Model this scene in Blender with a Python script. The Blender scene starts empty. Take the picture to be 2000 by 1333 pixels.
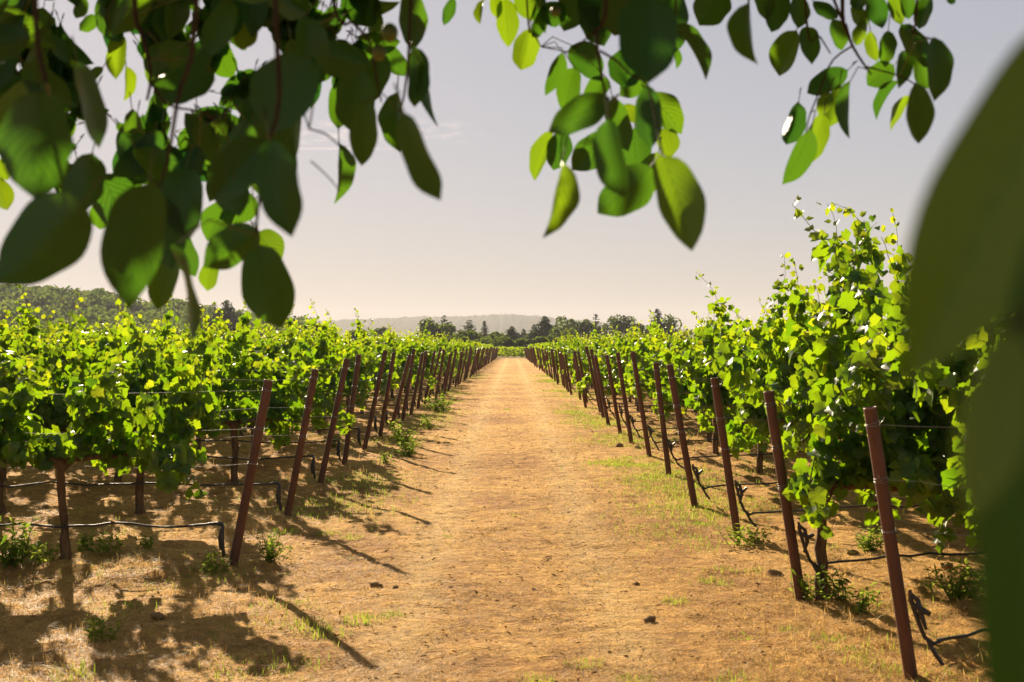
import bpy, math, random
import numpy as np

# ------------------------------------------------------------------ camera, light, exposure
scene = bpy.context.scene
R = math.radians
F, CX, HY, EYE = 2800.0, 1000.0, 645.0, 1.70      # focal length in photo pixels, centre column, eye-level row, eye height
cam_d = bpy.data.cameras.new("camera")
cam = bpy.data.objects.new("camera", cam_d)
scene.collection.objects.link(cam)
cam.location = (0, 0, EYE)
cam.rotation_euler = (R(90), 0, 0)
cam_d.sensor_width = 36
cam_d.lens = 36 * F / 2000
cam_d.shift_y = -21.5 / 2000
cam_d.clip_start, cam_d.clip_end = 0.05, 20000
cam_d.dof.use_dof = True
cam_d.dof.focus_distance = 26.0
cam_d.dof.aperture_fstop = 7.0
scene.camera = cam

SUN_EL, SUN_AZ = R(23.5), R(-19.5)                # azimuth from +Y, positive to the right
sd = (math.sin(SUN_AZ) * math.cos(SUN_EL), math.cos(SUN_AZ) * math.cos(SUN_EL), math.sin(SUN_EL))
world = bpy.data.worlds.new("World")
scene.world = world
world.use_nodes = True
wn, wl = world.node_tree.nodes, world.node_tree.links
bg = wn["Background"]
sky = wn.new("ShaderNodeTexSky")
sky.sky_type = 'NISHITA'
sky.sun_disc = False
sky.sun_elevation = SUN_EL
sky.sun_rotation = SUN_AZ
sky.altitude = 50
sky.air_density = 1.0
sky.dust_density = 0.3
sky.ozone_density = 1.0
tint = wn.new("ShaderNodeMix"); tint.data_type = 'RGBA'; tint.blend_type = 'MULTIPLY'
tint.inputs[0].default_value = 1.0
tint.inputs[7].default_value = (1.22, 1.12, 1.15, 1)
soft = wn.new("ShaderNodeGamma"); soft.inputs[1].default_value = 0.35      # soften the sky's range, as the photograph's does
wl.new(sky.outputs[0], soft.inputs[0])
wl.new(soft.outputs[0], tint.inputs[6])
tcw = wn.new("ShaderNodeTexCoord"); sx_ = wn.new("ShaderNodeSeparateXYZ"); wl.new(tcw.outputs["Generated"], sx_.inputs[0])
def wmath(op, a, b=None, c=None):
    m_ = wn.new("ShaderNodeMath"); m_.operation = op
    for i_, v_ in enumerate((a, b, c)):
        if v_ is None: continue
        if isinstance(v_, (int, float)): m_.inputs[i_].default_value = v_
        else: wl.new(v_, m_.inputs[i_])
    return m_.outputs[0]
yy = wmath('MAXIMUM', sx_.outputs[1], 0.05)
cu, cv = wmath('DIVIDE', sx_.outputs[0], yy), wmath('DIVIDE', sx_.outputs[2], yy)
def window(x_, c_, w_):
    return wmath('MAXIMUM', wmath('SUBTRACT', 1.0, wmath('POWER', wmath('ABSOLUTE', wmath('DIVIDE', wmath('SUBTRACT', x_, c_), w_)), 2.0)), 0.0)
cvec = wn.new("ShaderNodeCombineXYZ"); wl.new(wmath('MULTIPLY', cu, 55.0), cvec.inputs[0]); wl.new(wmath('MULTIPLY', cv, 150.0), cvec.inputs[1])
cno = wn.new("ShaderNodeTexNoise"); cno.inputs["Scale"].default_value = 1.6; cno.inputs["Detail"].default_value = 6; wl.new(cvec.outputs[0], cno.inputs["Vector"])
puff = wmath('MULTIPLY', wmath('MULTIPLY', window(cu, -0.115, 0.10), window(cv, 0.138, 0.010)), wmath('MAXIMUM', wmath('MULTIPLY_ADD', cno.outputs[0], 5.0, -2.3), 0.0))
trail = wmath('MULTIPLY', window(cu, -0.125, 0.05), window(cv, 0.1265, 0.0012))
cl_ = wmath('MINIMUM', wmath('ADD', puff, wmath('MULTIPLY', trail, 0.7)), 1.0)
cmix = wn.new("ShaderNodeMix"); cmix.data_type = 'RGBA'; wl.new(wmath('MULTIPLY', cl_, 0.55), cmix.inputs[0]); wl.new(tint.outputs[2], cmix.inputs[6]); cmix.inputs[7].default_value = (4.6, 3.9, 3.5, 1)
wl.new(cmix.outputs[2], bg.inputs[0])
bg.inputs[1].default_value = 0.08

sun_d = bpy.data.lights.new("sun", 'SUN')
sun_d.energy = 4.6
sun_d.angle = R(0.53)
sun_d.color = (1.0, 0.83, 0.60)
sun = bpy.data.objects.new("sun", sun_d)
scene.collection.objects.link(sun)
from mathutils import Vector
sun.rotation_euler = Vector(sd).to_track_quat('Z', 'Y').to_euler()
sun.location = (-20, 60, 40)

scene.view_settings.view_transform = 'Standard'
scene.view_settings.look = 'None'
scene.view_settings.gamma = 1.0
scene.view_settings.exposure = 1.55
cy = scene.cycles
cy.max_bounces = 9; cy.diffuse_bounces = 6; cy.glossy_bounces = 2
cy.transmission_bounces = 6; cy.transparent_max_bounces = 4; cy.volume_bounces = 0
cy.use_denoising = True
cy.caustics_reflective = False; cy.caustics_refractive = False

# ------------------------------------------------------------------ helpers
rng = np.random.default_rng(7)
random.seed(7)
COL = scene.collection

def link(o):
    COL.objects.link(o); return o

def tag(o, label=None, cat=None, group=None, kind=None):
    for k, v in (("label", label), ("category", cat), ("group", group), ("kind", kind)):
        if v: o[k] = v
    return o

def empty(name, loc, label, cat, group=None):
    o = bpy.data.objects.new(name, None)
    o.empty_display_size = 0.2
    o.location = loc
    link(o)
    return tag(o, label, cat, group)

class MB:
    """collects geometry, then links it as ONE mesh object"""
    def __init__(s):
        s.v, s.f, s.m, s.t, s.u, s.n = [], [], [], [], [], 0
    def add(s, verts, faces, mat=0, tint=0.5, uv=None):
        verts = np.asarray(verts, dtype=np.float32).reshape(-1, 3)
        faces = np.asarray(faces, dtype=np.int32)
        k = len(verts)
        s.v.append(verts); s.f.append(faces + s.n)
        s.m.append(np.full(len(faces), mat, np.int32))
        tt = np.asarray(tint, np.float32)
        s.t.append(np.full(k, float(tt), np.float32) if tt.ndim == 0 else tt)
        s.u.append(np.zeros((k, 2), np.float32) if uv is None else np.asarray(uv, np.float32).reshape(-1, 2))
        s.n += k
    def mesh(s, name, mats, smooth=False):
        me = bpy.data.meshes.new(name)
        V = np.concatenate(s.v)
        me.vertices.add(len(V)); me.vertices.foreach_set("co", V.ravel())
        counts = np.concatenate([np.full(len(f), f.shape[1], np.int32) for f in s.f])
        loops = np.concatenate([f.ravel() for f in s.f])
        starts = np.concatenate(([0], np.cumsum(counts)[:-1])).astype(np.int32)
        me.loops.add(len(loops)); me.loops.foreach_set("vertex_index", loops)
        me.polygons.add(len(counts))
        me.polygons.foreach_set("loop_start", starts)
        me.polygons.foreach_set("loop_total", counts)
        me.polygons.foreach_set("material_index", np.concatenate(s.m))
        a = me.attributes.new("tint", 'FLOAT', 'POINT'); a.data.foreach_set("value", np.concatenate(s.t))
        uvl = me.uv_layers.new(name="uv")
        uvl.data.foreach_set("uv", np.concatenate(s.u)[loops].ravel())
        if smooth: me.polygons.foreach_set("use_smooth", np.ones(len(counts), bool))
        for m in (mats if isinstance(mats, (list, tuple)) else [mats]): me.materials.append(m)
        me.update(calc_edges=True)
        me.validate()
        return me
    def build(s, name, mats, parent=None, smooth=False, loc=None):
        o = bpy.data.objects.new(name, s.mesh(name, mats, smooth))
        link(o)
        if parent is not None: o.parent = parent
        if loc is not None: o.location = loc
        return o
    def tube(s, pts, rad, sides=6, mat=0, tint=0.5, cap=True):
        P = np.asarray(pts, float); n = len(P)
        r = np.broadcast_to(np.asarray(rad, float), (n,))
        T = np.gradient(P, axis=0); T /= np.linalg.norm(T, axis=1, keepdims=True) + 1e-9
        a = np.array([0.0, 0, 1]) if abs(T[0, 2]) < 0.9 else np.array([1.0, 0, 0])
        vs = []
        for i in range(n):
            u = np.cross(T[i], a); u /= np.linalg.norm(u) + 1e-9
            w = np.cross(u, T[i]); a = w if np.linalg.norm(w) > 0 else a
            ang = np.arange(sides) * 2 * np.pi / sides
            vs.append(P[i] + r[i] * (np.cos(ang)[:, None] * u + np.sin(ang)[:, None] * w))
        V = np.concatenate(vs)
        fs = []
        for i in range(n - 1):
            for k in range(sides):
                k2 = (k + 1) % sides
                fs.append((i * sides + k, i * sides + k2, (i + 1) * sides + k2, (i + 1) * sides + k))
        s.add(V, fs, mat, tint)
        if cap:
            for i, e in ((0, 0), (n - 1, 1)):
                c = np.concatenate([V[i * sides:(i + 1) * sides], P[i][None]])
                s.add(c, [(k, (k + 1) % sides, sides) if e else ((k + 1) % sides, k, sides) for k in range(sides)], mat, tint)
    def inst(s, tv, tf, pos, X, Y, Z, size, mat=0, tint=0.5, uv=None):
        """many copies of template tv/tf with frames X,Y,Z (N,3) and sizes"""
        N = len(pos); k = len(tv)
        sz = np.broadcast_to(np.asarray(size, float), (N,))[:, None, None]
        V = (tv[None, :, 0:1] * X[:, None, :] + tv[None, :, 1:2] * Y[:, None, :] + tv[None, :, 2:3] * Z[:, None, :]) * sz + pos[:, None, :]
        Fc = tf[None] + (np.arange(N) * k)[:, None, None]
        tt = np.repeat(np.broadcast_to(np.asarray(tint, float), (N,)), k)
        s.add(V.reshape(-1, 3), Fc.reshape(-1, tf.shape[1]), mat, tt, None if uv is None else np.tile(uv, (N, 1)))

def unit(v):
    v = np.asarray(v, float)
    return v / (np.linalg.norm(v, axis=-1, keepdims=True) + 1e-9)

def frames(normal, tipdir):
    Z = unit(normal); Y = tipdir - (tipdir * Z).sum(-1, keepdims=True) * Z
    Y = unit(Y); X = np.cross(Y, Z)
    return X, Y, Z

def hash2(i, j, seed):
    h = (i.astype(np.int64) * 374761393 + j.astype(np.int64) * 668265263 + seed * 1442695041) & 0x7fffffff
    h = ((h ^ (h >> 13)) * 1274126177) & 0x7fffffff
    h = h ^ (h >> 16)
    return (h & 0xffff) / 65535.0
def vnoise(x, y, seed=0):
    x = np.asarray(x, float); y = np.asarray(y, float)
    i = np.floor(x); j = np.floor(y); fx = x - i; fy = y - j
    fx = fx * fx * (3 - 2 * fx); fy = fy * fy * (3 - 2 * fy)
    i = i.astype(np.int64); j = j.astype(np.int64)
    a = hash2(i, j, seed); b = hash2(i + 1, j, seed); c = hash2(i, j + 1, seed); d = hash2(i + 1, j + 1, seed)
    return (a * (1 - fx) + b * fx) * (1 - fy) + (c * (1 - fx) + d * fx) * fy - 0.5
def fbm(x, y, seed=0, o=3):
    return sum(vnoise(x * 2 ** k, y * 2 ** k, seed + k) * 0.5 ** k for k in range(o))

def at(x, y, Y):                                    # photo pixel and a chosen distance -> point in the place
    return np.array([(x - CX) / F * Y, Y, EYE - (y - HY) / F * Y])

# ------------------------------------------------------------------ materials
def mat(name):
    m = bpy.data.materials.new(name); m.use_nodes = True
    nt = m.node_tree
    return m, nt.nodes, nt.links, nt.nodes["Principled BSDF"], nt.nodes["Material Output"]

def ramp(n, l, src, stops):
    r = n.new("ShaderNodeValToRGB")
    el = r.color_ramp.elements
    while len(el) < len(stops): el.new(0.5)
    for e, (p, c) in zip(el, stops): e.position = p; e.color = (*c, 1)
    l.new(src, r.inputs[0]); return r.outputs[0]

def noise(n, l, scale, detail=4, rough=0.55, vec=None):
    t = n.new("ShaderNodeTexNoise"); t.inputs["Scale"].default_value = scale
    t.inputs["Detail"].default_value = detail; t.inputs["Roughness"].default_value = rough
    if vec is not None: l.new(vec, t.inputs["Vector"])
    return t.outputs[0]

def bump(n, l, h, strength, dist, to):
    b = n.new("ShaderNodeBump"); b.inputs["Strength"].default_value = strength; b.inputs["Distance"].default_value = dist
    l.new(h, b.inputs["Height"]); l.new(b.outputs[0], to); return b

def leaf_mat(name, front, back, trans, rough=0.4, spec=0.5, veins=False, through=0.5):
    """front/back: two-stop ramps over the leaf's own tint; trans: colours seen with the light through it"""
    m, n, l, p, out = mat(name)
    a = n.new("ShaderNodeAttribute"); a.attribute_name = "tint"
    fc = ramp(n, l, a.outputs["Fac"], front)
    tc = ramp(n, l, a.outputs["Fac"], trans)
    l.new(fc, p.inputs["Base Color"])
    p.inputs["Roughness"].default_value = rough
    p.inputs["Specular IOR Level"].default_value = spec
    tr = n.new("ShaderNodeBsdfTranslucent")
    l.new(tc, tr.inputs["Color"])
    if veins:
        uv = n.new("ShaderNodeUVMap")
        sp = n.new("ShaderNodeSeparateXYZ"); l.new(uv.outputs[0], sp.inputs[0])
        ab = n.new("ShaderNodeMath"); ab.operation = 'ABSOLUTE'; l.new(sp.outputs[0], ab.inputs[0])
        m1 = n.new("ShaderNodeMath"); m1.operation = 'MULTIPLY_ADD'; l.new(ab.outputs[0], m1.inputs[0]); m1.inputs[1].default_value = -0.42
        l.new(sp.outputs[1], m1.inputs[2])
        m2 = n.new("ShaderNodeMath"); m2.operation = 'MULTIPLY'; l.new(m1.outputs[0], m2.inputs[0]); m2.inputs[1].default_value = 54.0
        m3 = n.new("ShaderNodeMath"); m3.operation = 'SINE'; l.new(m2.outputs[0], m3.inputs[0])
        m4 = n.new("ShaderNodeMapRange"); l.new(m3.outputs[0], m4.inputs[0]); m4.inputs[1].default_value = 0.55; m4.inputs[2].default_value = 1.0
        mid = n.new("ShaderNodeMapRange"); l.new(ab.outputs[0], mid.inputs[0]); mid.inputs[1].default_value = 0.05; mid.inputs[2].default_value = 0.0
        mx = n.new("ShaderNodeMath"); mx.operation = 'MAXIMUM'; l.new(m4.outputs[0], mx.inputs[0]); l.new(mid.outputs[0], mx.inputs[1])
        dk = n.new("ShaderNodeMix"); dk.data_type = 'RGBA'; l.new(mx.outputs[0], dk.inputs[0]); l.new(tc, dk.inputs[6])
        mu = n.new("ShaderNodeMix"); mu.data_type = 'RGBA'; mu.blend_type = 'MULTIPLY'; mu.inputs[0].default_value = 1
        l.new(tc, mu.inputs[6]); mu.inputs[7].default_value = (0.45, 0.50, 0.45, 1)
        l.new(mu.outputs[2], dk.inputs[7]); l.new(dk.outputs[2], tr.inputs["Color"])
        fm = n.new("ShaderNodeMix"); fm.data_type = 'RGBA'; l.new(mx.outputs[0], fm.inputs[0]); l.new(fc, fm.inputs[6])
        fs = n.new("ShaderNodeVectorMath"); fs.operation = 'SCALE'; l.new(fc, fs.inputs[0]); fs.inputs["Scale"].default_value = 3.0
        l.new(fs.outputs[0], fm.inputs[7]); l.new(fm.outputs[2], p.inputs["Base Color"])
        inv = n.new("ShaderNodeMath"); inv.operation = 'SUBTRACT'; inv.inputs[0].default_value = 1.0; l.new(mx.outputs[0], inv.inputs[1])
        bump(n, l, inv.outputs[0], 0.35, 0.002, p.inputs["Normal"])
    mix = n.new("ShaderNodeMixShader"); mix.inputs[0].default_value = through
    l.new(p.outputs[0], mix.inputs[1]); l.new(tr.outputs[0], mix.inputs[2])
    l.new(mix.outputs[0], out.inputs["Surface"])
    return m

M = {}
M['vine_leaf'] = leaf_mat("vine_leaf", [(0, (.026, .085, .012)), (1, (.070, .125, .012))], None,
                          [(0, (.11, .27, .004)), (0.55, (.26, .40, .005)), (1, (.44, .49, .010))], rough=0.42, spec=0.38, through=0.54)
M['walnut_leaf'] = leaf_mat("walnut_leaf", [(0, (.005, .036, .013)), (1, (.015, .062, .012))], None,
                            [(0, (.020, .105, .010)), (0.6, (.090, .215, .006)), (1, (.26, .40, .006))], rough=0.36, spec=0.55, veins=True)
M['weed_leaf'] = leaf_mat("weed_leaf", [(0, (.06, .12, .015)), (1, (.17, .20, .04))], None,
                          [(0, (.20, .36, .02)), (1, (.48, .52, .06))], rough=0.75, spec=0.08)
M['straw'] = leaf_mat("straw", [(0, (.26, .145, .04)), (1, (.62, .42, .15))], None,
                      [(0, (.28, .155, .04)), (1, (.64, .43, .14))], rough=0.6, spec=0.25)
M['tree_leaf'] = leaf_mat("tree_leaf", [(0, (.032, .060, .012)), (1, (.090, .118, .028))], None,
                          [(0, (.07, .12, .010)), (1, (.17, .21, .03))], rough=0.9, spec=0.0)
M['needle'] = leaf_mat("needle", [(0, (.034, .056, .020)), (1, (.075, .095, .034))], None,
                       [(0, (.03, .05, .012)), (1, (.06, .08, .02))], rough=0.9, spec=0.0)

def simple(name, c0, c1, scale, rough=0.7, bs=0.3, bd=0.01, spec=0.3, metallic=0.0, stretch=None):
    m, n, l, p, out = mat(name)
    tc = n.new("ShaderNodeTexCoord"); v = tc.outputs["Object"]
    if stretch:
        mp = n.new("ShaderNodeMapping"); l.new(v, mp.inputs[0]); mp.inputs["Scale"].default_value = stretch; v = mp.outputs[0]
    f = noise(n, l, scale, 6, 0.65, v)
    l.new(ramp(n, l, f, [(0.3, c0), (0.7, c1)]), p.inputs["Base Color"])
    p.inputs["Roughness"].default_value = rough; p.inputs["Specular IOR Level"].default_value = spec
    p.inputs["Metallic"].default_value = metallic
    bump(n, l, f, bs, bd, p.inputs["Normal"])
    return m
M['rust'] = simple("rusty_steel", (.066, .027, .014), (.165, .064, .031), 9, 0.62, 0.25, 0.004, 0.4, stretch=(1, 1, 0.35))
M['rust_rim'] = simple("rusty_rim", (.16, .07, .04), (.30, .16, .10), 14, 0.5, 0.2, 0.003, 0.5)
M['bark'] = simple("vine_bark", (.05, .030, .016), (.24, .150, .080), 30, 0.9, 1.0, 0.04, 0.1, stretch=(1, 1, 0.18))
M['cane'] = simple("vine_cane", (.10, .10, .03), (.22, .13, .05), 18, 0.6, 0.1, 0.003, 0.3)
M['tree_bark'] = simple("walnut_bark", (.035, .027, .020), (.10, .080, .060), 14, 0.9, 0.7, 0.02, 0.15, stretch=(1, 1, 0.3))
M['twig'] = simple("walnut_twig", (.022, .015, .010), (.055, .036, .020), 30, 0.8, 0.4, 0.004, 0.2)
M['petiole'] = simple("leaf_stalk", (.06, .085, .018), (.10, .12, .03), 30, 0.6, 0.1, 0.002, 0.3)
M['husk'] = simple("green_husk", (.045, .075, .012), (.09, .12, .02), 60, 0.5, 0.2, 0.002, 0.4)
M['hose'] = simple("black_plastic", (.012, .011, .011), (.035, .032, .030), 25, 0.42, 0.1, 0.002, 0.5)
M['wire'] = simple("galvanised_wire", (.16, .145, .125), (.30, .275, .24), 30, 0.5, 0.1, 0.001, 0.5, metallic=0.6)
M['clod'] = simple("soil_clod", (.22, .125, .050), (.42, .26, .11), 14, 0.95, 0.8, 0.02, 0.1)
M['dead_leaf'] = simple("dead_leaf", (.20, .10, .03), (.36, .20, .07), 20, 0.8, 0.3, 0.004, 0.2)
M['shed_roof'] = simple("pale_sheet_roof", (.62, .60, .56), (.78, .76, .72), 0.6, 0.5, 0.1, 0.02, 0.4)
M['shed_wall'] = simple("weathered_boards", (.14, .11, .08), (.26, .21, .16), 0.8, 0.8, 0.2, 0.02, 0.2)
M['far_hill'] = simple("far_forest", (.020, .026, .012), (.060, .066, .030), 0.02, 0.95, 0.6, 6.0, 0.05)
M['near_hill'] = simple("hill_soil", (.05, .05, .018), (.16, .12, .05), 0.05, 0.95, 0.5, 1.0, 0.05)

def ground_mat():
    m, n, l, p, out = mat("dry_ground")
    g = n.new("ShaderNodeNewGeometry"); pos = g.outputs["Position"]
    mp = n.new("ShaderNodeMapping"); l.new(pos, mp.inputs[0]); mp.inputs["Scale"].default_value = (1, 0.55, 1)
    big = noise(n, l, 0.55, 5, 0.6, mp.outputs[0])
    med = noise(n, l, 3.2, 6, 0.7, pos)
    fine = noise(n, l, 38, 5, 0.75, pos)
    soil = ramp(n, l, fine, [(0.25, (.19, .078, .020)), (0.5, (.40, .192, .052)), (0.75, (.60, .33, .098))])
    straw = ramp(n, l, fine, [(0.25, (.40, .195, .048)), (0.5, (.69, .385, .100)), (0.78, (.88, .58, .20))])
    # straw litter lies where the big and the middle noise agree
    ad = n.new("ShaderNodeMath"); ad.operation = 'MULTIPLY_ADD'; l.new(med, ad.inputs[0]); ad.inputs[1].default_value = 0.9; l.new(big, ad.inputs[2])
    f1 = n.new("ShaderNodeMapRange"); l.new(ad.outputs[0], f1.inputs[0]); f1.inputs[1].default_value = 0.78; f1.inputs[2].default_value = 1.05
    mx = n.new("ShaderNodeMix"); mx.data_type = 'RGBA'; l.new(f1.outputs[0], mx.inputs[0]); l.new(soil, mx.inputs[6]); l.new(straw, mx.inputs[7])
    # bare worn dust in two wheel tracks
    sp = n.new("ShaderNodeSeparateXYZ"); l.new(pos, sp.inputs[0])
    ab = n.new("ShaderNodeMath"); ab.operation = 'ABSOLUTE'; l.new(sp.outputs[0], ab.inputs[0])
    su = n.new("ShaderNodeMath"); su.operation = 'SUBTRACT'; l.new(ab.outputs[0], su.inputs[0]); su.inputs[1].default_value = 0.62
    a2 = n.new("ShaderNodeMath"); a2.operation = 'ABSOLUTE'; l.new(su.outputs[0], a2.inputs[0])
    a3 = n.new("ShaderNodeMath"); a3.operation = 'MULTIPLY_ADD'; l.new(med, a3.inputs[0]); a3.inputs[1].default_value = 0.9; l.new(a2.outputs[0], a3.inputs[2])
    tr = n.new("ShaderNodeMapRange"); l.new(a3.outputs[0], tr.inputs[0]); tr.inputs[1].default_value = 0.75; tr.inputs[2].default_value = 0.35
    tr.inputs[3].default_value = 0.0; tr.inputs[4].default_value = 0.8
    dust = ramp(n, l, fine, [(0.3, (.60, .37, .125)), (0.7, (.80, .55, .23))])
    m2 = n.new("ShaderNodeMix"); m2.data_type = 'RGBA'; l.new(tr.outputs[0], m2.inputs[0]); l.new(mx.outputs[2], m2.inputs[6]); l.new(dust, m2.inputs[7])
    # far meadow beyond the vineyard is greener
    fa = n.new("ShaderNodeMapRange"); l.new(sp.outputs[1], fa.inputs[0]); fa.inputs[1].default_value = 150; fa.inputs[2].default_value = 230
    m3 = n.new("ShaderNodeMix"); m3.data_type = 'RGBA'; l.new(fa.outputs[0], m3.inputs[0]); l.new(m2.outputs[2], m3.inputs[6]); m3.inputs[7].default_value = (.10, .10, .035, 1)
    mid_ = noise(n, l, 9.0, 4, 0.7, pos)
    cl = n.new("ShaderNodeMapRange"); l.new(mid_, cl.inputs[0]); cl.inputs[1].default_value = 0.34; cl.inputs[2].default_value = 0.66; cl.inputs[3].default_value = 0.72; cl.inputs[4].default_value = 1.28
    m4 = n.new("ShaderNodeVectorMath"); m4.operation = 'SCALE'; l.new(m3.outputs[2], m4.inputs[0]); l.new(cl.outputs[0], m4.inputs["Scale"])
    sk = noise(n, l, 70.0, 2, 0.5, pos)
    s1 = n.new("ShaderNodeMapRange"); l.new(sk, s1.inputs[0]); s1.inputs[1].default_value = 0.64; s1.inputs[2].default_value = 0.70
    m5 = n.new("ShaderNodeMix"); m5.data_type = 'RGBA'; l.new(s1.outputs[0], m5.inputs[0]); l.new(m4.outputs[0], m5.inputs[6]); m5.inputs[7].default_value = (.10, .055, .02, 1)
    l.new(m5.outputs[2], p.inputs["Base Color"])
    p.inputs["Roughness"].default_value = 0.95; p.inputs["Specular IOR Level"].default_value = 0.1
    hs = n.new("ShaderNodeMath"); hs.operation = 'MULTIPLY_ADD'; l.new(med, hs.inputs[0]); hs.inputs[1].default_value = 2.0; l.new(fine, hs.inputs[2])
    h2 = n.new("ShaderNodeMath"); h2.operation = 'MULTIPLY_ADD'; l.new(mid_, h2.inputs[0]); h2.inputs[1].default_value = 1.6; l.new(hs.outputs[0], h2.inputs[2])
    bump(n, l, h2.outputs[0], 1.0, 0.05, p.inputs["Normal"])
    return m
M['ground'] = ground_mat()

# ------------------------------------------------------------------ the ground
LROWS = [10.2, 12.9, 15.4, 17.8, 20.1, 22.4]
while LROWS[-1] < 190: LROWS.append(LROWS[-1] + 2.32)
RROWS = [7.0, 9.07, 11.75, 13.8, 16.6, 19.2, 21.6]
while RROWS[-1] < 190: RROWS.append(RROWS[-1] + 2.32)

def base_z(y):
    y = np.asarray(y, float)
    t = np.clip((y - 14) / 22, 0, 1)
    z = -0.0122 * np.where(y < 14, 0, np.where(y < 36, 22 * t * t / 2, y - 25))
    flat = -0.0122 * (215 - 25)
    return np.where(y > 215, flat - 0.9 * np.clip((y - 215) / 120, 0, 1), z)
ROWS_L, ROWS_R = np.array(LROWS), np.array(RROWS)
def gz(x, y):
    x = np.asarray(x, float); y = np.asarray(y, float)
    z = base_z(y)
    near = np.clip((60 - y) / 30, 0, 1) * (y > -20)
    und = 0.05 * fbm(x * 0.35, y * 0.35, 3) + 0.022 * fbm(x * 1.7, y * 1.7, 11)
    side = np.clip((np.abs(x) - 1.7) / 0.7, 0, 1)
    clod = 0.065 * np.maximum(0, fbm(x * 4.5, y * 4.5, 23)) * (0.30 + side)
    fl = 0.020 * vnoise(x * 9, y * 9, 31) * (.4 + np.clip(fbm(x * 1.3, y * 1.3, 35) + .4, 0, 1)) + 0.010 * vnoise(x * 13.3, y * 13.3, 33)
    d = np.where(x < 0, np.abs(y[..., None] - ROWS_L).min(-1), np.abs(y[..., None] - ROWS_R).min(-1))
    berm = 0.05 * np.exp(-(d / 0.45) ** 2) * side
    return z + near * (und + clod + fl + berm)
def gz1(x, y): return float(gz(np.array([float(x)]), np.array([float(y)]))[0])

def grow(a, b, s0, k):
    out, s = [a], s0
    while out[-1] < b:
        out.append(out[-1] + s); s *= k
    return out
xs = np.array(sorted([-v for v in grow(6.0, 4200, 0.12, 1.13)] + list(np.arange(-5.95, 5.96, 0.075)) + grow(6.0, 4200, 0.12, 1.13)))
ys = np.array([-v for v in grow(1, 800, 1.0, 1.5)][::-1] + [1.0, 3.0, 4.5] + list(np.arange(5.2, 24, 0.075)) + grow(24.1, 4300, 0.09, 1.035))
GX, GY = np.meshgrid(xs, ys)
GZ = gz(GX, GY)
nx, ny = len(xs), len(ys)
ii = (np.arange(ny - 1)[:, None] * nx + np.arange(nx - 1)[None]).ravel()
mb = MB(); mb.add(np.stack([GX, GY, GZ], -1).reshape(-1, 3), np.stack([ii, ii + 1, ii + nx + 1, ii + nx], -1))
ground = mb.build("ground", M['ground'], smooth=True)
tag(ground, "dry tan soil track and vineyard ground with straw litter", "ground", kind="structure")

# ------------------------------------------------------------------ hills
mb = MB()
prof = [(-1900, 640), (300, 624), (470, 622), (520, 625), (600, 628), (660, 627), (760, 622), (830, 619), (905, 618), (960, 615), (1000, 614),
        (1040, 617), (1085, 622), (1130, 625), (1170, 630), (1250, 640), (1400, 648), (3800, 655)]
HYD = 3000.0
hx = np.arange(-3000, 3000.1, 3.2)
hpx = hx / HYD * F + CX
top = EYE + (HY - np.interp(hpx, [p[0] for p in prof], [p[1] for p in prof])) * HYD / F
rows_ = []
for k, (dy, f) in enumerate([(-520, 0), (-400, .30), (-270, .62), (-140, .86), (-60, .96), (0, 1.0), (120, .93), (300, .5), (500, 0)]):
    fz = -6 + (top + 6) * f
    j = (fbm(hx * 0.17, hx * 0 + k * 7.3, 5 + k) * 3.0 + rng.normal(0, 1.0, len(hx))) * (1 if 0 < f else 0)
    rows_.append(np.stack([hx, HYD + dy + rng.normal(0, 3, len(hx)), fz + j], -1))
V = np.stack(rows_); n = len(hx); i0 = (np.arange(len(rows_) - 1)[:, None] * n + np.arange(n - 1)[None]).ravel()
mb.add(V.reshape(-1, 3), np.stack([i0, i0 + 1, i0 + n + 1, i0 + n], -1))
tag(mb.build("distant_hills", M['far_hill']), "pale hazy wooded ridge far beyond the vineyard", "hills", kind="structure")

WP = [(-700, 585), (-300, 588), (0, 592), (60, 594), (130, 598), (200, 606), (260, 614), (330, 626), (400, 634), (450, 642), (500, 650), (560, 660), (700, 680)]
def hillz(x, y):
    px = x / 560.0 * F + CX
    crest = EYE + (HY - np.interp(px, [p[0] for p in WP], [p[1] for p in WP])) * 560.0 / F
    f = np.clip((y - 370) / 190.0, 0, 1); f = f * f * (3 - 2 * f)
    g = np.clip((760 - y) / 200.0, 0, 1)
    return -5 + (crest + 5) * np.minimum(f, g) + 1.2 * fbm(x * .03, y * .03, 77)
hx = np.arange(-420, -40, 6.0); hy = np.arange(365, 770, 8.0)
HXg, HYg = np.meshgrid(hx, hy); n = len(hx)
i0 = (np.arange(len(hy) - 1)[:, None] * n + np.arange(n - 1)[None]).ravel()
mb = MB(); mb.add(np.stack([HXg, HYg, hillz(HXg, HYg)], -1).reshape(-1, 3), np.stack([i0, i0 + 1, i0 + n + 1, i0 + n], -1))
tag(mb.build("wooded_hill", M['near_hill'], smooth=True), "low olive hill behind the left vine rows", "hill", kind="structure")

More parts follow.
